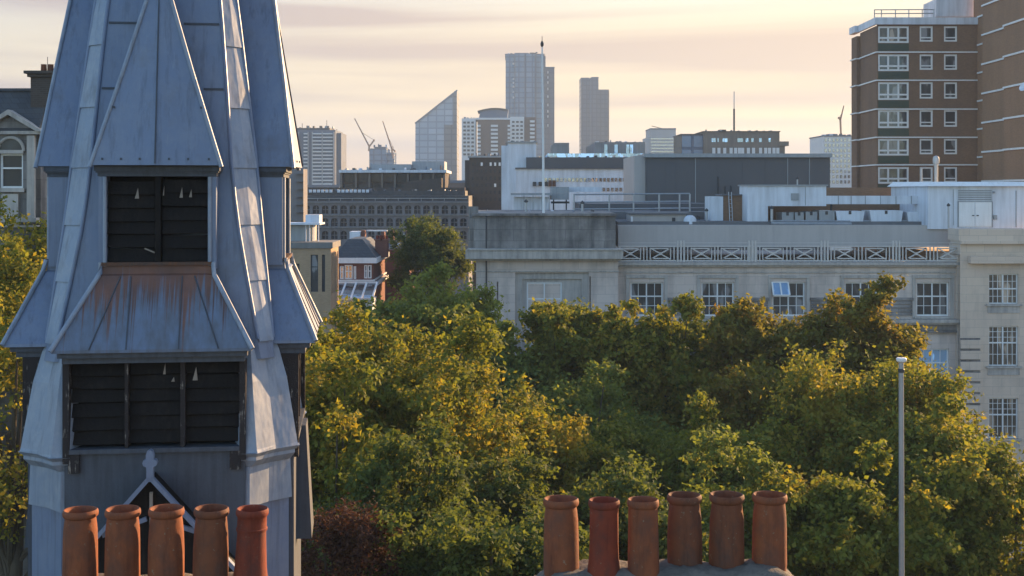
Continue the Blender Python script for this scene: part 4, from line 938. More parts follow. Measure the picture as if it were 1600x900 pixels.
# ------------------------------------------------------------------ grey clad hall behind
gd = 112.0
Gh = thing('clad_hall','wide windowless dark grey clad hall with pale eaves','building',base(1150,gd))
m = MB(); m.boxp(1010,1297,246,345,gd,12); m.box(X(1010,gd)+.02,X(1297,gd)-.02,gd+.1,gd+11.9,0,Z(345,gd)); m.build('wall','slate_clad',Gh)
m = MB(); m.boxp(1006,1299,240,246,gd,12.6,-.35); m.build('roof','grey_metal',Gh)
m = MB()
for a in (1086,1230,1264): m.boxp(a,a+1.3,247,345,gd,.06,-.06)
m.build('cladding_joint','grey_metal',Gh)
m = MB()
for a in (1040,1056,1120,1160,1195): m.boxp(a,a+.5,247,345,gd,.06,-.02)
m.build('cladding_joint','slate_clad',Gh)
m = MB(); m.boxp(992,1009.5,243,330,gd,11,.5); m.build('end_bay','cream_panel',Gh)
m = MB()
for a,t in ((1122,276),(1133,291),(1142,290)): m.tube([(X(a,gd-1),gd-1,Z(312,gd-1)),(X(a,gd-1),gd-1,Z(t,gd-1))],.09,8)
m.build('flue_pipe','dark_metal',Gh)

# ------------------------------------------------------------------ white clinic block and its wings
cd = 150.0
C1 = thing('white_clinic','white rendered stepped block with blue grey roofs behind the stone building','building',base(860,cd))
m = MB(); m.boxp(793,838,223,330,cd,18); m.boxp(783,793.2,226,330,cd,14,3); m.boxp(822,900,246,330,cd,10,1.2); m.boxp(806,1000,264,340,cd,10,-1.5); m.build('wall','white_panel',C1)
m = MB(); m.boxp(822,985,246,264,cd,9,-.8); m.boxp(805,1003,262.3,264.3,cd,10.5,-1.8); m.build('roof','slate_clad',C1)
m = MB(); m.boxp(791,840,221.3,223.2,cd,18.4,-.2); m.build('parapet','grey_metal',C1)
for i in range(24): pane(C1,851+i*6.1,854.8+i*6.1,278,283.5,cd-1.5,.1,'glass_far')
for i in range(9): pane(C1,935+i*6.6,938.6+i*6.6,293,299,cd-1.5,.1,'glass_far')
for a in (832,841,850.5): pane(C1,a,a+6,284,291,cd-1.5,.3,'glass_dark')
for a in (857,863): pane(C1,a,a+5,282,291,cd-1.5,.4,'rust_sill','door')
C2 = thing('flat_roof_annexe','low white annexe with flat roof and thin posts beside the flagpole','annexe',base(830,105))
m = MB(); m.boxp(803,858,308,340,105,5); m.boxp(890,945,292,300,105,4,4); m.box(X(803,105),X(858,105),105.1,110,0,Z(340,105)); m.build('wall','white_panel',C2)
m = MB(); m.boxp(798,861,301.5,305,105,7,-1); m.build('roof','grey_metal',C2)
for a in (818,832,846,857):
    m = MB(); m.boxp(a,a+1.2,304.8,332,105,.1,-.9); m.build('post','grey_metal',C2)
C3 = thing('roof_tank','squat grey roof water tank on a dark frame','tank',(X(880,106),106,Z(330,106)))
m = MB(); m.boxp(861,889,292,312,106,3); m.build('tank','grey_metal',C3)
m = MB(); m.boxp(864,866,312,338,106,.2,.1); m.boxp(884,886,312,338,106,.2,.1); m.boxp(862,890,315,318,106,2,.2); m.build('frame','dark_metal',C3)
# blue glazed roofs farther back
C4 = thing('glazed_roof_block','low block with blue glazed canopy between the two slim towers','building',base(960,240))
m = MB(); m.boxp(930,1008,222,300,240,30); m.boxp(866,890,222.5,300,240,20,2); m.box(X(855,240),X(1008,240),243,270,0,Z(250,240)); m.build('wall','concrete',C4)
m = MB(); m.boxp(855,1006,240.5,250,240,20,-3); m.build('canopy','glass_sky',C4)
m = MB(); m.boxp(860,1006,250,262,240,20,-2); m.build('lower_storey','brown_conc',C4)
for a in (944,960,978,984): pane(C4,a,a+5,226,240,240,.3,'glass_sky')

# dark brick block left of the clinic
D1 = thing('dark_brick_block','dark brown brick block of flats beside the white clinic','building',base(755,190))
m = MB(); m.boxp(733,786,246,330,190,20); m.boxp(726,733.2,250,330,190,18,1); m.box(X(726,190),X(786,190),190.5,210,0,Z(330,190)); m.build('wall','dark_brick',D1)
m = MB(); m.boxp(731,787,243.5,246.2,190,20.5,-.3); m.build('parapet','grey_metal',D1)
for r_ in range(6):
    for i in range(7):
        lit = (r_,i) in ((0,2),(0,4),(0,5),(0,6),(3,5))
        pane(D1,737+i*7,740.4+i*7,254+r_*11,259+r_*11,190,.12,'white_paint' if lit else 'glass_dark')
# slab half hidden behind the turret
D2 = thing('brown_slab','narrow brown slab with balconies half hidden behind the turret','building',base(460,150))
m = MB(); m.boxp(430,474,264,345,150,3); m.box(X(430,150),X(474,150)-.02,150.2,152.9,0,Z(345,150)); m.build('wall','arcade_stone',D2)
for k in range(6):
    m = MB(); m.boxp(463,476,272+k*12,272+k*12,150,1.0,-.9); m.build('balcony','dark_brick',D2)

# ------------------------------------------------------------------ arcaded warehouse and what stands on it
ad_ = 170.0
A1 = thing('arcaded_warehouse','long grey brick warehouse with rows of arched windows','warehouse',base(600,ad_))
n_b = 18; bw = 14.4; aw = []
for r_,(t,u) in enumerate(((321,334),(341,353.5),(361,374))):
    for i in range(n_b):
        a = 472+i*bw; aw.append((a+2.2,a+bw-2.2,t,u))
m = MB(); m.wallp(456,732,314,zrow(ad_)-1,ad_,.8,aw); m.box(X(456,ad_),X(732,ad_),ad_+.8,ad_+22,0,Z(314,ad_)); m.build('wall','arcade_stone',A1)
for a,b_,t,u in aw:
    w_ = (b_-a)/F*ad_; h_ = (u-t)/F*ad_
    key = ('arch',round(w_,2),round(h_,2))
    if key not in WC:
        q = MB(); q.box(-w_/2,w_/2,0,.1,-h_/2,h_/2); pm = q.mesh('window',M['glass_dark'])
        q = MB(); y0 = -.35
        for s_ in (-1,1):                              # spandrels that round the head of the opening
            prev = None; pts = [(s_*w_/2,h_/2)]
            for j in range(7):
                th = math.pi/2*j/6; pts.append((s_*w_/2*math.cos(th),h_/2-.35+.35*math.sin(th)))
            q.extrude(pts,y0,y0+.25)
        q.box(-.05,.05,-.08,-.003,-h_/2,h_/2-.05); q.box(-w_/2,w_/2,-.08,-.004,-.06,.04)
        WC[key] = (pm,q.mesh('arch_head',M['arcade_stone']))
    pm,fm = WC[key]
    o = bpy.data.objects.new('window',pm); COL.objects.link(o); o.parent = A1; o.location = Vector((X((a+b_)/2,ad_),ad_+.45,Z((t+u)/2,ad_)))-A1.location
    f = bpy.data.objects.new('arch_head',fm); COL.objects.link(f); f.parent = o
m = MB()
for y in (316,335.5,355): m.boxp(456,732,y,y+1.6,ad_,.5,-.25)
m.build('string_course','concrete',A1)
m = MB(); m.boxp(456,732,306,313.9,ad_,22,.4); m.boxp(480,725,298,306.2,ad_,10,4); m.build('roof','slate',A1)
for i in range(14):
    a = 483+i*6.4+(6 if i > 5 else 0)
    pane(A1,a,a+4.4,296,301,ad_+4,.2,'white_panel','skylight')
A2 = thing('concrete_frame_block','open concrete frame block with white roof line and deep bays','building',base(615,210))
cols_ = [533,556,577,597,617,637,657,677,694]
m = MB(); m.boxp(533,696,270,320,210,14,1.6); m.box(X(533,210),X(696,210),212,224,0,Z(320,210)); m.build('wall','dark_brick',A2)
m = MB()
for c in cols_: m.boxp(c-1.6,c+1.6,270,312,210,1.6)
m.build('column','brown_conc',A2)
m = MB(); m.boxp(530,698,265.5,269.8,210,17,-.5); m.build('roof','white_panel',A2)
for a,b_ in zip(cols_,cols_[1:]): 
    if b_-a > 15: pane(A2,a+3,b_-3,272,284,211.6,.1,'glass_dark'); pane(A2,a+3,b_-3,288,300,211.6,.1,'glass_dark')
m = MB(); m.boxp(575,640,256,265.6,210,8,3); m.boxp(640,692,251,265.6,210,8,5); m.build('penthouse','grey_metal',A2)
m = MB(); m.loft([[(X(632,205),205,Z(300,205)),(X(690,205),205,Z(300,205)),(X(690,205),208,Z(300,205)),(X(632,205),208,Z(300,205))],[(X(632,205),205,Z(284,205)),(X(690,205),205,Z(278,205)),(X(690,205),208,Z(278,205)),(X(632,205),208,Z(284,205))]]); m.build('stair_tower','dark_brick',A2)
LH = thing('low_sheds','row of low dark shed roofs with pale skylights before the concrete frame','shed',base(600,182))
m = MB(); m.boxp(480,726,293,330,182,10,.5); m.box(X(480,182),X(726,182),183,192,0,Z(330,182)); m.build('wall','dark_brick',LH)
for a in (600,607,625,633,662,706,716): pane(LH,a,a+3.5,303,308,182,-.3,'white_panel','skylight')

# ------------------------------------------------------------------ yellow brick office, house, rooftops
yd = 95.0
Y1 = thing('yellow_brick_office','flat roofed yellow brick office with tall slot windows beside the turret','building',base(490,yd))
slots = [(485.5,497,398,456),(455,468,412,442),(503,508,398,456)]
m = MB(); m.wallp(430,517,388,zrow(yd)-1,yd,.35,slots)
x0,x1 = X(430,yd),X(517,yd); m.box(x0,x1-.4,yd+.35,yd+4.0,0,Z(388,yd)); 
side = MB()
m.build('wall','yellow_brick',Y1)
for a,b_,t,u in slots: window(Y1,a,b_,t,u,yd,.15,(),(.33,.66),(),(),tf=.06,tm=.05,gl='glass',fr='dark_metal')
# sunny side wall, facing right
sw = MB(); zt_y = Z(388,yd)
so = []
ys = [yd+.5+.95*i for i in range(4)]
for y_ in ys: so.append((y_,y_+.45,Z(460,yd),Z(396,yd)))
q = MB(); q.wall(yd,yd+4.1,0,zt_y,0,.3,so)
sw.v = [(x1-y_,x_,z_) for x_,y_,z_ in q.v]; sw.f = q.f; sw.build('side_wall','yellow_brick',Y1)
for y_ in ys:
    m = MB(); m.box(x1-.3,x1-.2,y_,y_+.45,Z(460,yd),Z(396,yd)); m.build('window','glass',Y1)
m = MB(); m.box(x0-.1,x1+.15,yd-.15,yd+4.3,zt_y+.002,zt_y+.45); m.build('parapet','concrete',Y1)
m = MB(); m.boxp(430,482,352,387,yd,2,2.0); m.build('penthouse','grey_metal',Y1)
m = MB(); m.boxp(430,496,349,352,yd,2.6,1.2); m.boxp(470,492,336.5,349,yd,1.5,2.2); m.build('canopy','white_panel',Y1)
for a in (472,478,485,492):
    m = MB(); m.boxp(a,a+1.3,352,381,yd,.1,1.5); m.build('post','white_panel',Y1)
hd2 = 106.0
W1 = thing('white_bay_house','red brick house with white cornice and bay windows under a slate roof','house',base(566,hd2))
x0,x1 = X(525,hd2),X(582,hd2)
hw = [(531,537,416,436),(538.5,551,414,436),(552.5,556.5,416,436),(569,574,414,435),(574.6,580.5,414,435)]
m = MB(); m.wallp(525,583,410,zrow(hd2)-1,hd2,.3,hw); m.box(x0,X(583,hd2)-.2,hd2+.3,hd2+10,0,Z(410,hd2)); m.add([(X(583,hd2),hd2,0),(X(583,hd2),hd2+10,0),(X(583,hd2),hd2+10,Z(410,hd2)),(X(583,hd2),hd2,Z(410,hd2))],[(0,1,2,3)]); m.build('wall','red_brick',W1)
for a,b_,t,u in hw: window(W1,a,b_,t,u,hd2,.08,(.5,) if b_-a > 8 else (),(.45,),(),(),tf=.09,tm=.07,gl='glass_far')
m = MB(); zc_ = Z(411,hd2)
m.box(x0-.3,X(583,hd2)+.35,hd2-.35,hd2+10.3,zc_,zc_+.45); m.box(x0-.1,X(583,hd2)+.15,hd2-.16,hd2+10.1,Z(439,hd2),Z(437,hd2)); m.box(x0-.15,X(583,hd2)+.3,hd2-.3,hd2+10.1,Z(447,hd2),Z(442,hd2)); m.build('cornice','white_paint',W1)
m = MB(); xa_,xb_ = x0-.25,X(583,hd2)+.3
m.loft([[(xa_,hd2-.3,zc_+.45),(xb_,hd2-.3,zc_+.45),(xb_,hd2+10.2,zc_+.45),(xa_,hd2+10.2,zc_+.45)],[(xa_+1.0,hd2+2,zc_+1.9),(xb_-1.4,hd2+2,zc_+1.9),(xb_-1.4,hd2+8,zc_+1.9),(xa_+1.0,hd2+8,zc_+1.9)]]); rf = m.build('roof','slate',W1)
m = MB(); m.boxp(540,560,384,391,hd2,3,3.0); m.build('dormer','white_panel',W1)
for a in (586,596):
    m = MB(); xx = X(a,hd2); m.box(xx-.32,xx+.22,hd2+3,hd2+4,zc_+.3,Z(378,hd2)); m.box(xx-.40,xx+.30,hd2+2.9,hd2+4.1,Z(378,hd2),Z(376,hd2)); ch = m.build('chimney','red_brick',W1)
    m = MB()
    for dx in (-.18,.1): m.lathe([(.12,Z(376,hd2)),(.13,Z(373,hd2)),(.12,Z(370,hd2)),(.08,Z(370,hd2))],xx+dx,hd2+3.5,10)
    m.build('pot','terra_red',ch)
W2 = thing('glass_conservatory','white framed conservatory roof in front of the bay house','conservatory',base(556,101))
gx0,gx1 = X(515,101),X(582,101)
m = MB(); m.box(gx0,gx1,101,104,0,Z(468,101)); m.build('wall','white_paint',W2)
m = MB(); m.add([(gx0,100.8,Z(467,101)),(gx1,100.8,Z(467,101)),(gx1,104.5,Z(447,101)),(gx0,104.5,Z(447,101)),(gx0,100.8,Z(468,101)),(gx1,100.8,Z(468,101)),(gx1,104.5,Z(448,101)),(gx0,104.5,Z(448,101))],[(0,1,2,3),(4,7,6,5),(0,4,5,1),(2,6,7,3),(0,3,7,4),(1,5,6,2)]); m.build('roof_glass','glass_far',W2)
m = MB()
for i in range(5):
    xx = gx0+(gx1-gx0)*i/4; m.bar((xx,100.78,Z(466.6,101)),(xx,104.5,Z(446.4,101)),.14,.12)
m.bar((gx0,100.78,Z(466.8,101)),(gx1,100.78,Z(466.8,101)),.18,.16); m.bar((gx0,104.5,Z(446.2,101)),(gx1,104.5,Z(446.2,101)),.18,.16); m.build('glazing_bar','white_paint',W2)
rt = [('slate roofed terrace with white parapet and red stacks behind the bay house',540,600,374,120,1),('terrace roof with two pale skylights right of the red chimneys',600,640,378,118,2),('white gabled terrace end beside the dark round tree',622,648,372,128,3)]
for lb,a,b_,t,d,k in rt:
    o = thing('terraced_house',lb,'house',base((a+b_)/2,d),group='roofs behind the bay house')
    m = MB(); m.box(X(a,d),X(b_,d),d,d+8,0,Z(t+12,d)); m.build('wall','red_brick' if k < 3 else 'white_panel',o)
    m = MB(); m.loft([[(X(a,d)-.2,d-.2,Z(t+12,d)),(X(b_,d)+.2,d-.2,Z(t+12,d)),(X(b_,d)+.2,d+8.2,Z(t+12,d)),(X(a,d)-.2,d+8.2,Z(t+12,d))],[(X(a,d)-.2,d+3.9,Z(t,d)),(X(b_,d)+.2,d+3.9,Z(t,d)),(X(b_,d)+.2,d+4.1,Z(t,d)),(X(a,d)-.2,d+4.1,Z(t,d))]]); m.build('roof','slate',o)
    if k == 1:
        m = MB(); m.boxp(542,559,363,376,d,2,2); m.build('dormer','white_panel',o)
        m = MB(); m.boxp(560,566,361,376,d,1,2.2); m.boxp(592,597,363,378,d,1,2.2); m.build('chimney','red_brick',o)
        m = MB(); m.boxp(566,600,361,363,d,.4,3); m.build('parapet','white_paint',o)
    if k == 2:
        for aa in (612,617): 
            m = MB(); m.bar((X(aa,d),d+.8,Z(t+9.5,d)),(X(aa+2,d),d+2.6,Z(t+4,d)),.5,.08); m.build('skylight','white_panel',o)
        m = MB(); m.boxp(604,610,362,378,d,1,3); m.boxp(630,636,362,380,d,1,3); m.build('chimney','red_brick',o)
    if k == 3:
        m = MB(); m.boxp(624,646,367,371,d,1,2); m.boxp(640,646,358,372,d,1,3); m.build('chimney','stone_trim',o)

# ------------------------------------------------------------------ stone villa at the far left
vd = 46.0
V = thing('stone_villa','sooty stone villa with arched window, pediment and brick chimney at the left edge','house',base(20,vd))
def vx(p): return X(p,vd)
m = MB(); m.wallp(-90,58,205,zrow(vd)-1,vd,.35,[(0,36,240,294),(-70,-34,240,294)]); m.box(vx(-90),vx(58),vd+.35,vd+9,0,Z(205,vd)); m.build('wall', 'stone_soot_shade', V)
for a in (0,-70):
    window(V,a,a+36,240,294,vd,.14,(),(.42,),(),(),tf=.07,tm=.06,gl='glass_dark')
    cx_,r_ = vx(a+18),18/F*vd
    m = MB(); m.extrude([(cx_+r_*math.cos(math.pi*j/14),Z(236,vd)+r_*1.05*math.sin(math.pi*j/14)) for j in range(15)],vd-.03,vd+.1); fo = m.build('fanlight','glass_dark',V)
    q = MB()
    pts = [(cx_+(r_+.05)*math.cos(math.pi*j/14),vd-.06,Z(236,vd)+(r_+.05)*1.05*math.sin(math.pi*j/14)) for j in range(15)]
    q.tube(pts,.06,8); q.boxp(a-2,a+38,234.5,240,vd,.2,-.12); q.build('arch_moulding','stone_trim',V)
    q = MB(); q.extrude([(cx_-1.25,Z(206,vd)),(cx_,Z(172,vd)),(cx_+1.25,Z(206,vd)),(cx_+1.02,Z(206,vd)),(cx_,Z(180,vd)),(cx_-1.02,Z(206,vd))],vd-.35,vd+.1); q.boxp(a+18-62,a+18+50,205,210,vd,.3,-.2); q.build('pediment','stone_trim',V)
    q = MB(); q.extrude([(cx_-1.0,Z(206.5,vd)),(cx_,Z(181,vd)),(cx_+1.0,Z(206.5,vd))],vd-.1,vd+.2); q.build('tympanum','stone_soot_shade',V)
    q = MB(); q.boxp(a-4,a+40,294,300,vd,.3,-.18); q.boxp(a+4,a+30,303,352,vd,.2,-.12); q.build('sill','stone_trim',V)
m = MB(); m.boxp(-92,60,340,347,vd,.4,-.25); m.boxp(-92,60,352,355,vd,.3,-.15); m.boxp(44,56,212,340,vd,.2,-.14); m.build('string_course','stone_trim',V)
m = MB(); m.loft([[(vx(-95),vd-.2,Z(205,vd)),(vx(63),vd-.2,Z(205,vd)),(vx(63),vd+9.2,Z(205,vd)),(vx(-95),vd+9.2,Z(205,vd))],[(vx(-95),vd+1.2,Z(137,vd)),(vx(60),vd+1.2,Z(137,vd)),(vx(60),vd+8,Z(137,vd)),(vx(-95),vd+8,Z(137,vd))]]); rf = m.build('roof','slate',V)
m = MB(); m.boxp(-95,62,134,138,vd,.8,1.1); m.build('ridge','lead_dark',rf)
m = MB(); m.boxp(38,72,118,206,vd,1.2,.6); m.boxp(34,76,113,118,vd,1.4,.5); m.boxp(30,80,108.5,113,vd,1.6,.4); ch = m.build('chimney','dark_brick',V)
m = MB()
for a in (51,62,73): m.lathe([(.10,Z(109,vd)),(.11,Z(104,vd)),(.10,Z(97,vd)),(.115,Z(96,vd)),(.07,Z(96,vd))],vx(a),vd+1.1,12)
m.build('pot','terra_brown',ch)
m = MB(); m.tube([(vx(57),vd+1.1,Z(108,vd)),(vx(57),vd+1.1,Z(84,vd))],.012,5); m.build('aerial','dark_metal',ch)

# ------------------------------------------------------------------ skyline
M['g_slate'] = glazed('curtain_slate', (.080,.145,.245), (.125,.195,.295), (.050,.086,.145), 4.2, 3.2, .35, .2, .5)
M['g_dark'] = glazed('curtain_dark', (.045,.065,.115), (.060,.082,.135), (.034,.046,.08), 3.0, 3.2, .3, .3, .4)
M['g_blade'] = glazed('curtain_blade', (.19,.27,.36), (.27,.35,.44), (.12,.17,.24), 6.0, 4.4, .45, .25, .5)
M['g_blade_dark'] = glazed('curtain_blade_dark', (.075,.09,.11), (.10,.115,.135), (.055,.062,.075), 5.0, 4.4, .5, .3, .4)
M['pale_conc'] = weathered('pale_concrete', (.36,.37,.39), (.25,.25,.27), .05, .5, .5, .8)
M['white_far'] = weathered('white_render_far', (.62,.62,.63), (.5,.5,.5), .05, .4, .5, .7)
M['slab_grey'] = weathered('slab_grey', (.11,.14,.19), (.08,.10,.14), .05, .5, .5, .8)
M['brick_far'] = weathered('brick_far', (.14,.10,.085), (.10,.075,.065), .05, .5, .5, .8)
# estate slab right of the turret
k1 = 500.0
E1 = thing('estate_tower','grey estate tower with white balcony strips just right of the turret','tower block',base(495,k1))
m = MB(); m.boxp(462,524,203,297,k1,22); m.boxp(524,531,207,297,k1,16,4); m.box(X(462,k1),X(531,k1),k1+5,k1+20,0,Z(297,k1)); m.build('wall','slab_grey',E1)
m = MB(); m.boxp(463,514,199.5,203.2,k1,18,2); m.build('roof','dark_metal',E1)
for c in (466,481,487.5,503,521):
    m = MB(); m.boxp(c,c+1.6,206,297,k1,.8,-.8); m.build('fin','pale_conc',E1)
for r_ in range(16):
    y = 208+r_*5.6
    for a,b_ in ((475,481),(489,503),(505,520)): pane(E1,a,b_,y,y+2.2,k1,1.2,'white_far','balcony',1.0)
for a,t in ((467,191),(506,186),(517,199),(522,200)):
    m = MB(); m.tube([(X(a,k1),k1+8,Z(204,k1)),(X(a,k1),k1+8,Z(t,k1))],.12,6); m.build('aerial','dark_metal',E1)
# building site with two luffing cranes
k2 = 700.0
E2 = thing('unfinished_block','small blue grey block under construction below the cranes','building',base(596,k2))
m = MB(); m.boxp(577,604,232,297,k2,20); m.boxp(604,615,238,297,k2,14,2); m.box(X(577,k2),X(615,k2),k2+3,k2+19,0,Z(297,k2)); m.build('wall','g_slate',E2)
m = MB(); m.boxp(584,602,229,232.2,k2,10,3); m.build('roof','slab_grey',E2)
def crane(base_px,base_py,tip,mast_top,d,label,back):
    o = thing('tower_crane',label,'crane',(X(base_px,d),d,Z(base_py,d)),group='cranes on the skyline'); r = .40*d/700
    p = lambda a,b_: (X(a,d),d,Z(b_,d))
    m = MB(); m.tube([p(base_px,base_py),p(*mast_top)],r*1.3,6); m.build('mast','crane',o)
    m = MB(); m.tube([p(*mast_top),p(*tip)],r*1.25,6,r*.7); m.build('jib','crane',o)
    m = MB(); m.tube([p(*mast_top),p(*back)],r*1.2,6); m.boxp(back[0]-1,back[0]+1,back[1]-1.2,back[1]+1.8,d,1.5,-.7); m.build('counterweight','crane',o)
    m = MB(); m.tube([p(*back),p((mast_top[0]+tip[0])/2,(mast_top[1]+tip[1])/2)],r*.25,5); m.build('stay','dark_metal',o)
crane(576,236,(554,185),(577,229),k2,'luffing crane with the longer jib leaning left',(584.5,219))
crane(614,248,(598,189),(612,232),k2-10,'luffing crane with steep jib beside the glass blade',(617,236))
# slanted glass blade
k3 = 900.0
E3 = thing('slant_top_tower','glass office tower whose roof slopes up to a point','skyscraper',base(682,k3))
def wedge(a,b_,ta,tb_,d,dep,mat,name,off=0):
    q = MB(); q.extrude([(X(a,d),0),(X(b_,d),0),(X(b_,d),Z(tb_,d)),(X(a,d),Z(ta,d))],d+off,d+off+dep); return q.build(name,mat,E3)
wedge(649,694,193.5,158,k3,34,'g_blade','glazing'); wedge(694,708.5,158,146.2,k3,34,'g_blade','glazing',.4); wedge(708.5,714,146.2,142,k3,36,'g_blade_dark','edge_wall',-1)
q = MB(); q.bar((X(648.5,k3),k3-.5,Z(193,k3)),(X(714.5,k3),k3-.5,Z(141,k3)),1.2,1.0); q.build('roof_edge','slab_grey',E3)
q = MB(); q.extrude([(X(694,k3),0),(X(708.5,k3),0),(X(708.5,k3),Z(195,k3)),(X(694,k3),Z(195,k3))],k3-.6,k3+.3); q.build('lower_glazing','g_blade_dark',E3)
# barrel roofed flats
k4 = 600.0
E4 = thing('barrel_roof_flats','brown and white flats with a curved top storey below the tall tower','tower block',base(780,k4))
m = MB(); m.boxp(746,798,187,297,k4,20,.8); m.boxp(818,838,183,297,k4,18,1); m.box(X(722,k4),X(838,k4),k4+5,k4+19,0,Z(297,k4)); m.build('wall','brick_far',E4)
m = MB(); m.boxp(721.5,743,185,297,k4,20); m.boxp(797,819,182.5,297,k4,20,.2); m.boxp(743,797,184,187,k4,20); m.build('frame_wall','white_far',E4)
m = MB(); nn = 12
arc = [(X(746+48*j/nn,k4),Z(181-10*math.sin(math.pi*(.18+.55*j/nn)),k4)) for j in range(nn+1)]
m.extrude([(X(748,k4),Z(185,k4))]+arc[1:]+[(X(792,k4),Z(185,k4))],k4+2,k4+16); m.build('top_storey','slab_grey',E4)
m = MB(); 
for (x_,z_),(x2,z2) in zip(arc,arc[1:]): m.bar((x_,k4+9,z_+.5),(x2,k4+9,z2+.5),15,.7)
m.build('barrel_roof','dark_metal',E4)
for r_ in range(9):
    y = 190+r_*6.2
    for a in (724,730,736.5): pane(E4,a,a+4,y,y+3,k4,.3,'glass_dark')
    for a in (800,806.5,813): pane(E4,a,a+4,y-1,y+2,k4,.1,'glass_dark')
    for a,b_ in ((746,751),(767,778),(793,797.5)): pane(E4,a,b_,y+5,y+8.4,k4,.5,'white_far','balcony',1)
    if r_ < 7: pane(E4,828,835.5,y-2,y+1.4,k4,.4,'white_far','balcony',1)
# tall stepped glass tower
k5 = 800.0
E5 = thing('tall_glass_tower','tallest blue grey glass tower with a lower shoulder, behind the flagpole','skyscraper',base(828,k5))
m = MB(); m.boxp(790,804,86,297,k5,30); m.boxp(804,836,84.5,297,k5,32,-1.5); m.boxp(836,850,86,297,k5,28,.5); m.box(X(790,k5),X(850,k5),k5+2,k5+28,0,Z(297,k5)); m.build('glazing','g_slate',E5)
m = MB(); m.boxp(850,852.5,87,297,k5,28,1); m.boxp(852.5,866.5,105,297,k5,26,3); m.box(X(852,k5),X(866,k5),k5+4,k5+28,0,Z(297,k5)); m.build('shoulder','g_dark',E5)
m = MB(); m.boxp(789,851,83.8,86,k5,30,.6); m.boxp(804,826,82.3,84.6,k5,20,1); m.boxp(852,867,103.8,105.2,k5,26,2.8); m.build('roof_edge','slab_grey',E5)
m = MB()
for c in (804,820,836,849): m.boxp(c-.6,c+.6,86,297,k5,1,-2.2)
m.build('rib','slab_grey',E5)
m = MB(); m.boxp(828,835,80.5,82,k5,3,6); m.bar((X(831,k5),k5+7,Z(84,k5)),(X(840,k5),k5+7,Z(80,k5)),.8,.8); m.build('cleaning_cradle','dark_metal',E5)
for i,y in enumerate((98,122,128,134,142,151)): pane(E5,801,803.5,y,y+3,k5,.4,'white_far')
for i,y in enumerate((111,119,127,137,149,162,172,180,194)): pane(E5,855,857,y,y+4,k5+3,.4,'white_far')
# twin slim tower
k6 = 900.0
E6 = thing('twin_slim_tower','slim dark twin tower stepping down to the right','skyscraper',base(930,k6))
m = MB(); m.boxp(908,922,122.5,297,k6,24); m.boxp(922,935,121.5,297,k6,24,-1); m.boxp(935,951.5,141,297,k6,22,2); m.build('glazing','g_dark',E6)
m = MB(); m.boxp(907.6,921,121.3,123,k6,24,-.2); m.boxp(924,935.3,120.4,122,k6,24,-1.2); m.boxp(935,951.8,139.6,141.3,k6,22,1.6); m.boxp(921.4,922.6,126,297,k6,1,-1.6); m.build('roof_edge','slab_grey',E6)
m = MB(); m.boxp(950,952,142,297,k6,22,1.4); m.build('edge_wall','brick_far',E6)
# right of centre
k7 = 600.0
E7 = thing('pale_office_block','small pale stepped office block with a sloping mast on top','building',base(1033,k7))
m = MB(); m.boxp(1016,1056,202,297,k7,20); m.boxp(1010.5,1016,215,297,k7,18,1); m.box(X(1011,k7),X(1056,k7),k7+3,k7+18,0,Z(297,k7)); m.build('wall','pale_conc',E7)
m = MB(); m.boxp(1015.5,1056.5,200.3,202.2,k7,20.5,-.3); m.build('parapet','slab_grey',E7)
m = MB(); m.bar((X(1020,k7),k7+5,Z(196,k7)),(X(1040,k7),k7+5,Z(201,k7)),.3,.3); m.build('mast','dark_metal',E7)
for r_ in range(6):
    m = MB(); m.boxp(1017,1055,216+r_*5,217.8+r_*5,k7,.3,-.2); m.build('window_strip','glass_far',E7)
k8 = 300.0
E8 = thing('long_flats','long brown flats with a set back upper storey above the clad hall','building',base(1150,k8))
m = MB(); m.boxp(1100,1218,206,297,k8,16); m.boxp(1218,1232,221,228,k8,10,-.4); m.boxp(1218,1227,228,297,k8,10,.4); m.boxp(1066,1100.2,210,297,k8,14,2); m.box(X(1066,k8),X(1227,k8),k8+3,k8+14,0,Z(297,k8)); m.build('wall','brown_conc',E8)
m = MB(); m.boxp(1098,1219,204.8,206.2,k8,16.5,-.3); m.boxp(1065,1100,208.6,210.2,k8,14.5,1.8); m.boxp(1128,1138,201.5,205,k8,3,3); m.build('roof','dark_metal',E8)
m = MB(); m.boxp(1067,1100,211,241,k8,1,1.6); m.build('glazed_end','g_slate',E8)
for a,b_ in ((1112,1118),(1121,1123),(1129,1137),(1152,1161),(1165,1169),(1174,1177),(1186,1190),(1201,1204)): pane(E8,a,b_,216,222,k8,.15,'glass_sky')
for a in (1113,1121,1130,1140,1147,1153,1158,1167,1175,1186,1194,1200,1207,1213): pane(E8,a,a+4.5,231,241,k8,.15,'white_far')
ms = thing('radio_mast','thin lattice radio mast rising behind the long flats','mast',(X(1147,400),400,0))
m = MB(); m.tube([(X(1147,400),400,0),(X(1147,400),400,Z(170,400))],.32,6); m.build('lower_mast','dark_metal',ms)
m = MB(); m.tube([(X(1147,400),400,Z(170,400)),(X(1147,400),400,Z(143,400))],.16,6); m.build('upper_mast','galv',ms)
k9 = 360.0
E9 = thing('white_grid_tower','white tower with a regular grid of dark windows beside the brick tower','tower block',base(1310,k9))
m = MB(); m.boxp(1286,1336,213,300,k9,16); m.box(X(1286,k9),X(1336,k9),k9+1,k9+15,0,Z(300,k9)); m.build('wall','white_far',E9)
m = MB(); m.boxp(1285,1336,211.5,213.2,k9,16.4,-.2); m.boxp(1299,1313,208.5,212,k9,6,3); m.build('parapet','slab_grey',E9)
for r_ in range(9):
    for i in range(8): pane(E9,1288.5+i*6,1292+i*6,216+r_*8.2,221+r_*8.2,k9,.15,'glass_far')
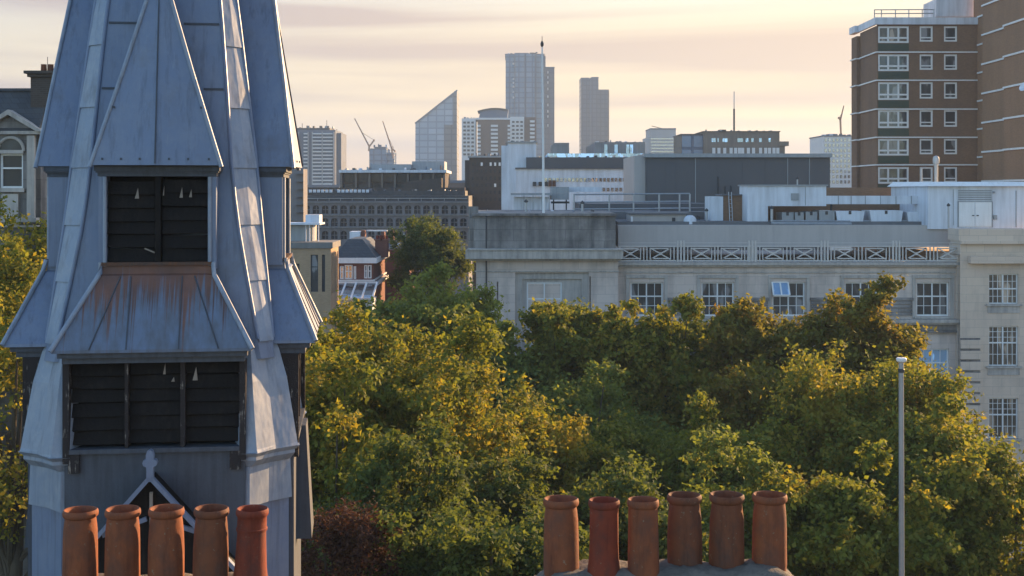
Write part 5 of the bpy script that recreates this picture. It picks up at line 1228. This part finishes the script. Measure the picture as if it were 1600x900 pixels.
crane(1314,211,(1318.5,165),(1313,188),420,'orange crane with upright jib on the white grid tower',(1311,184))
# lower roofs of the city farther out so nothing ends in a bare plain
fill = [(440,530,292,420,'slab_grey'),(700,735,286,330,'brick_far'),(600,660,275,520,'pale_conc'),(880,935,258,420,'concrete'),(1230,1290,262,300,'brick_far'),(-60,40,300,380,'brick_far'),(-200,-70,285,300,'brown_conc'),(1700,1850,250,260,'brown_conc'),(960,1012,246,380,'pale_conc')]
names_ = ['low grey block at the foot of the estate tower','low brick block between glass blade and dark flats','pale low block below the building site','concrete block between the two tall towers','brick block between long flats and white grid tower','brick block behind the stone villa','brown block far left beyond the villa','brown block far right beyond the tower block','pale block left of the stepped office']
for (a,b_,t,d,mt),lb in zip(fill,names_):
    o = thing('city_block',lb,'building',base((a+b_)/2,d),group='low city blocks in the distance')
    m = MB(); m.box(X(a,d),X(b_,d),d,d+16,0,Z(t,d)); m.build('wall',mt,o)
    m = MB(); m.box(X(a,d)-.3,X(b_,d)+.3,d-.3,d+16.3,Z(t,d)+.002,Z(t,d)+.7); m.build('parapet','slab_grey',o)

# roof plant, tanks and vents on the farther roofs, each a part of its building
def clutter(par, a, b, row, d, n, seed, hmax=5, mats=('grey_metal','white_panel','slab_grey','dark_metal')):
    rn = random.Random(seed)
    for i in range(n):
        c = a+(b-a)*(i+rn.random())/n; w_ = rn.uniform(.8, 4.5); h_ = rn.uniform(.8, hmax)*(1.5 if w_ < 1.4 else 1)
        m = MB(); m.boxp(c-w_/2, c+w_/2, row-h_, row+.3, d, rn.uniform(1, 3), rn.uniform(.5, 4)); m.build('roof_unit', rn.choice(mats), par)
clutter(A1, 458, 730, 314, ad_, 26, 1, 4); clutter(A1, 482, 722, 298, ad_+5, 18, 2, 4); clutter(A2, 535, 695, 265.5, 210, 16, 3, 6)
clutter(D1, 735, 784, 243.5, 190, 9, 4, 5); clutter(C1, 840, 985, 246, cd, 16, 5, 4); clutter(C1, 793, 838, 221.3, cd, 5, 6, 3)
clutter(E8, 1102, 1216, 205, k8, 9, 7, 3); clutter(C4, 932, 1006, 222, 240, 8, 8, 4); clutter(E1, 465, 524, 200, k1+4, 8, 9, 4); clutter(E2, 580, 613, 230, k2, 5, 10, 6)
clutter(E5, 792, 848, 84.5, k5+4, 9, 11, 2.4); clutter(E4, 724, 742, 185, k4, 4, 12, 3); clutter(E9, 1288, 1334, 212, k9, 6, 13, 3)
clutter(Gh, 1015, 1290, 240.5, gd, 8, 14, 2.4); clutter(S, 745, 955, 334, 84, 14, 15, 4); clutter(S, 1000, 1110, 347, 85, 8, 16, 6)
for k in range(30):                         # parapet rail of the warehouse
    if k % 2 == 0: m = MB(); m.boxp(460+k*9, 460.5+k*9, 309.5, 314.2, ad_, .15, -.1); m.build('rail_post', 'galv', A1)
m = MB(); m.boxp(458, 730, 309.6, 310.3, ad_, .12, -.14); m.build('parapet_rail', 'galv', A1)

# ------------------------------------------------------------------ evening haze
HZ = True
if HZ:
    hm = bpy.data.materials.new('haze'); hm.use_nodes = True; n_ = hm.node_tree.nodes; n_.clear()
    pvn = n_.new('ShaderNodeVolumePrincipled'); pvn.inputs['Color'].default_value = (.55,.74,1.0,1); pvn.inputs['Density'].default_value = .00030; pvn.inputs['Anisotropy'].default_value = 0.15
    on = n_.new('ShaderNodeOutputMaterial'); hm.node_tree.links.new(pvn.outputs[0], on.inputs['Volume'])
    hzo = MB().box(-1650,1650,-350,2650,-1,140).build('haze', hm); tag(hzo, kind='stuff')
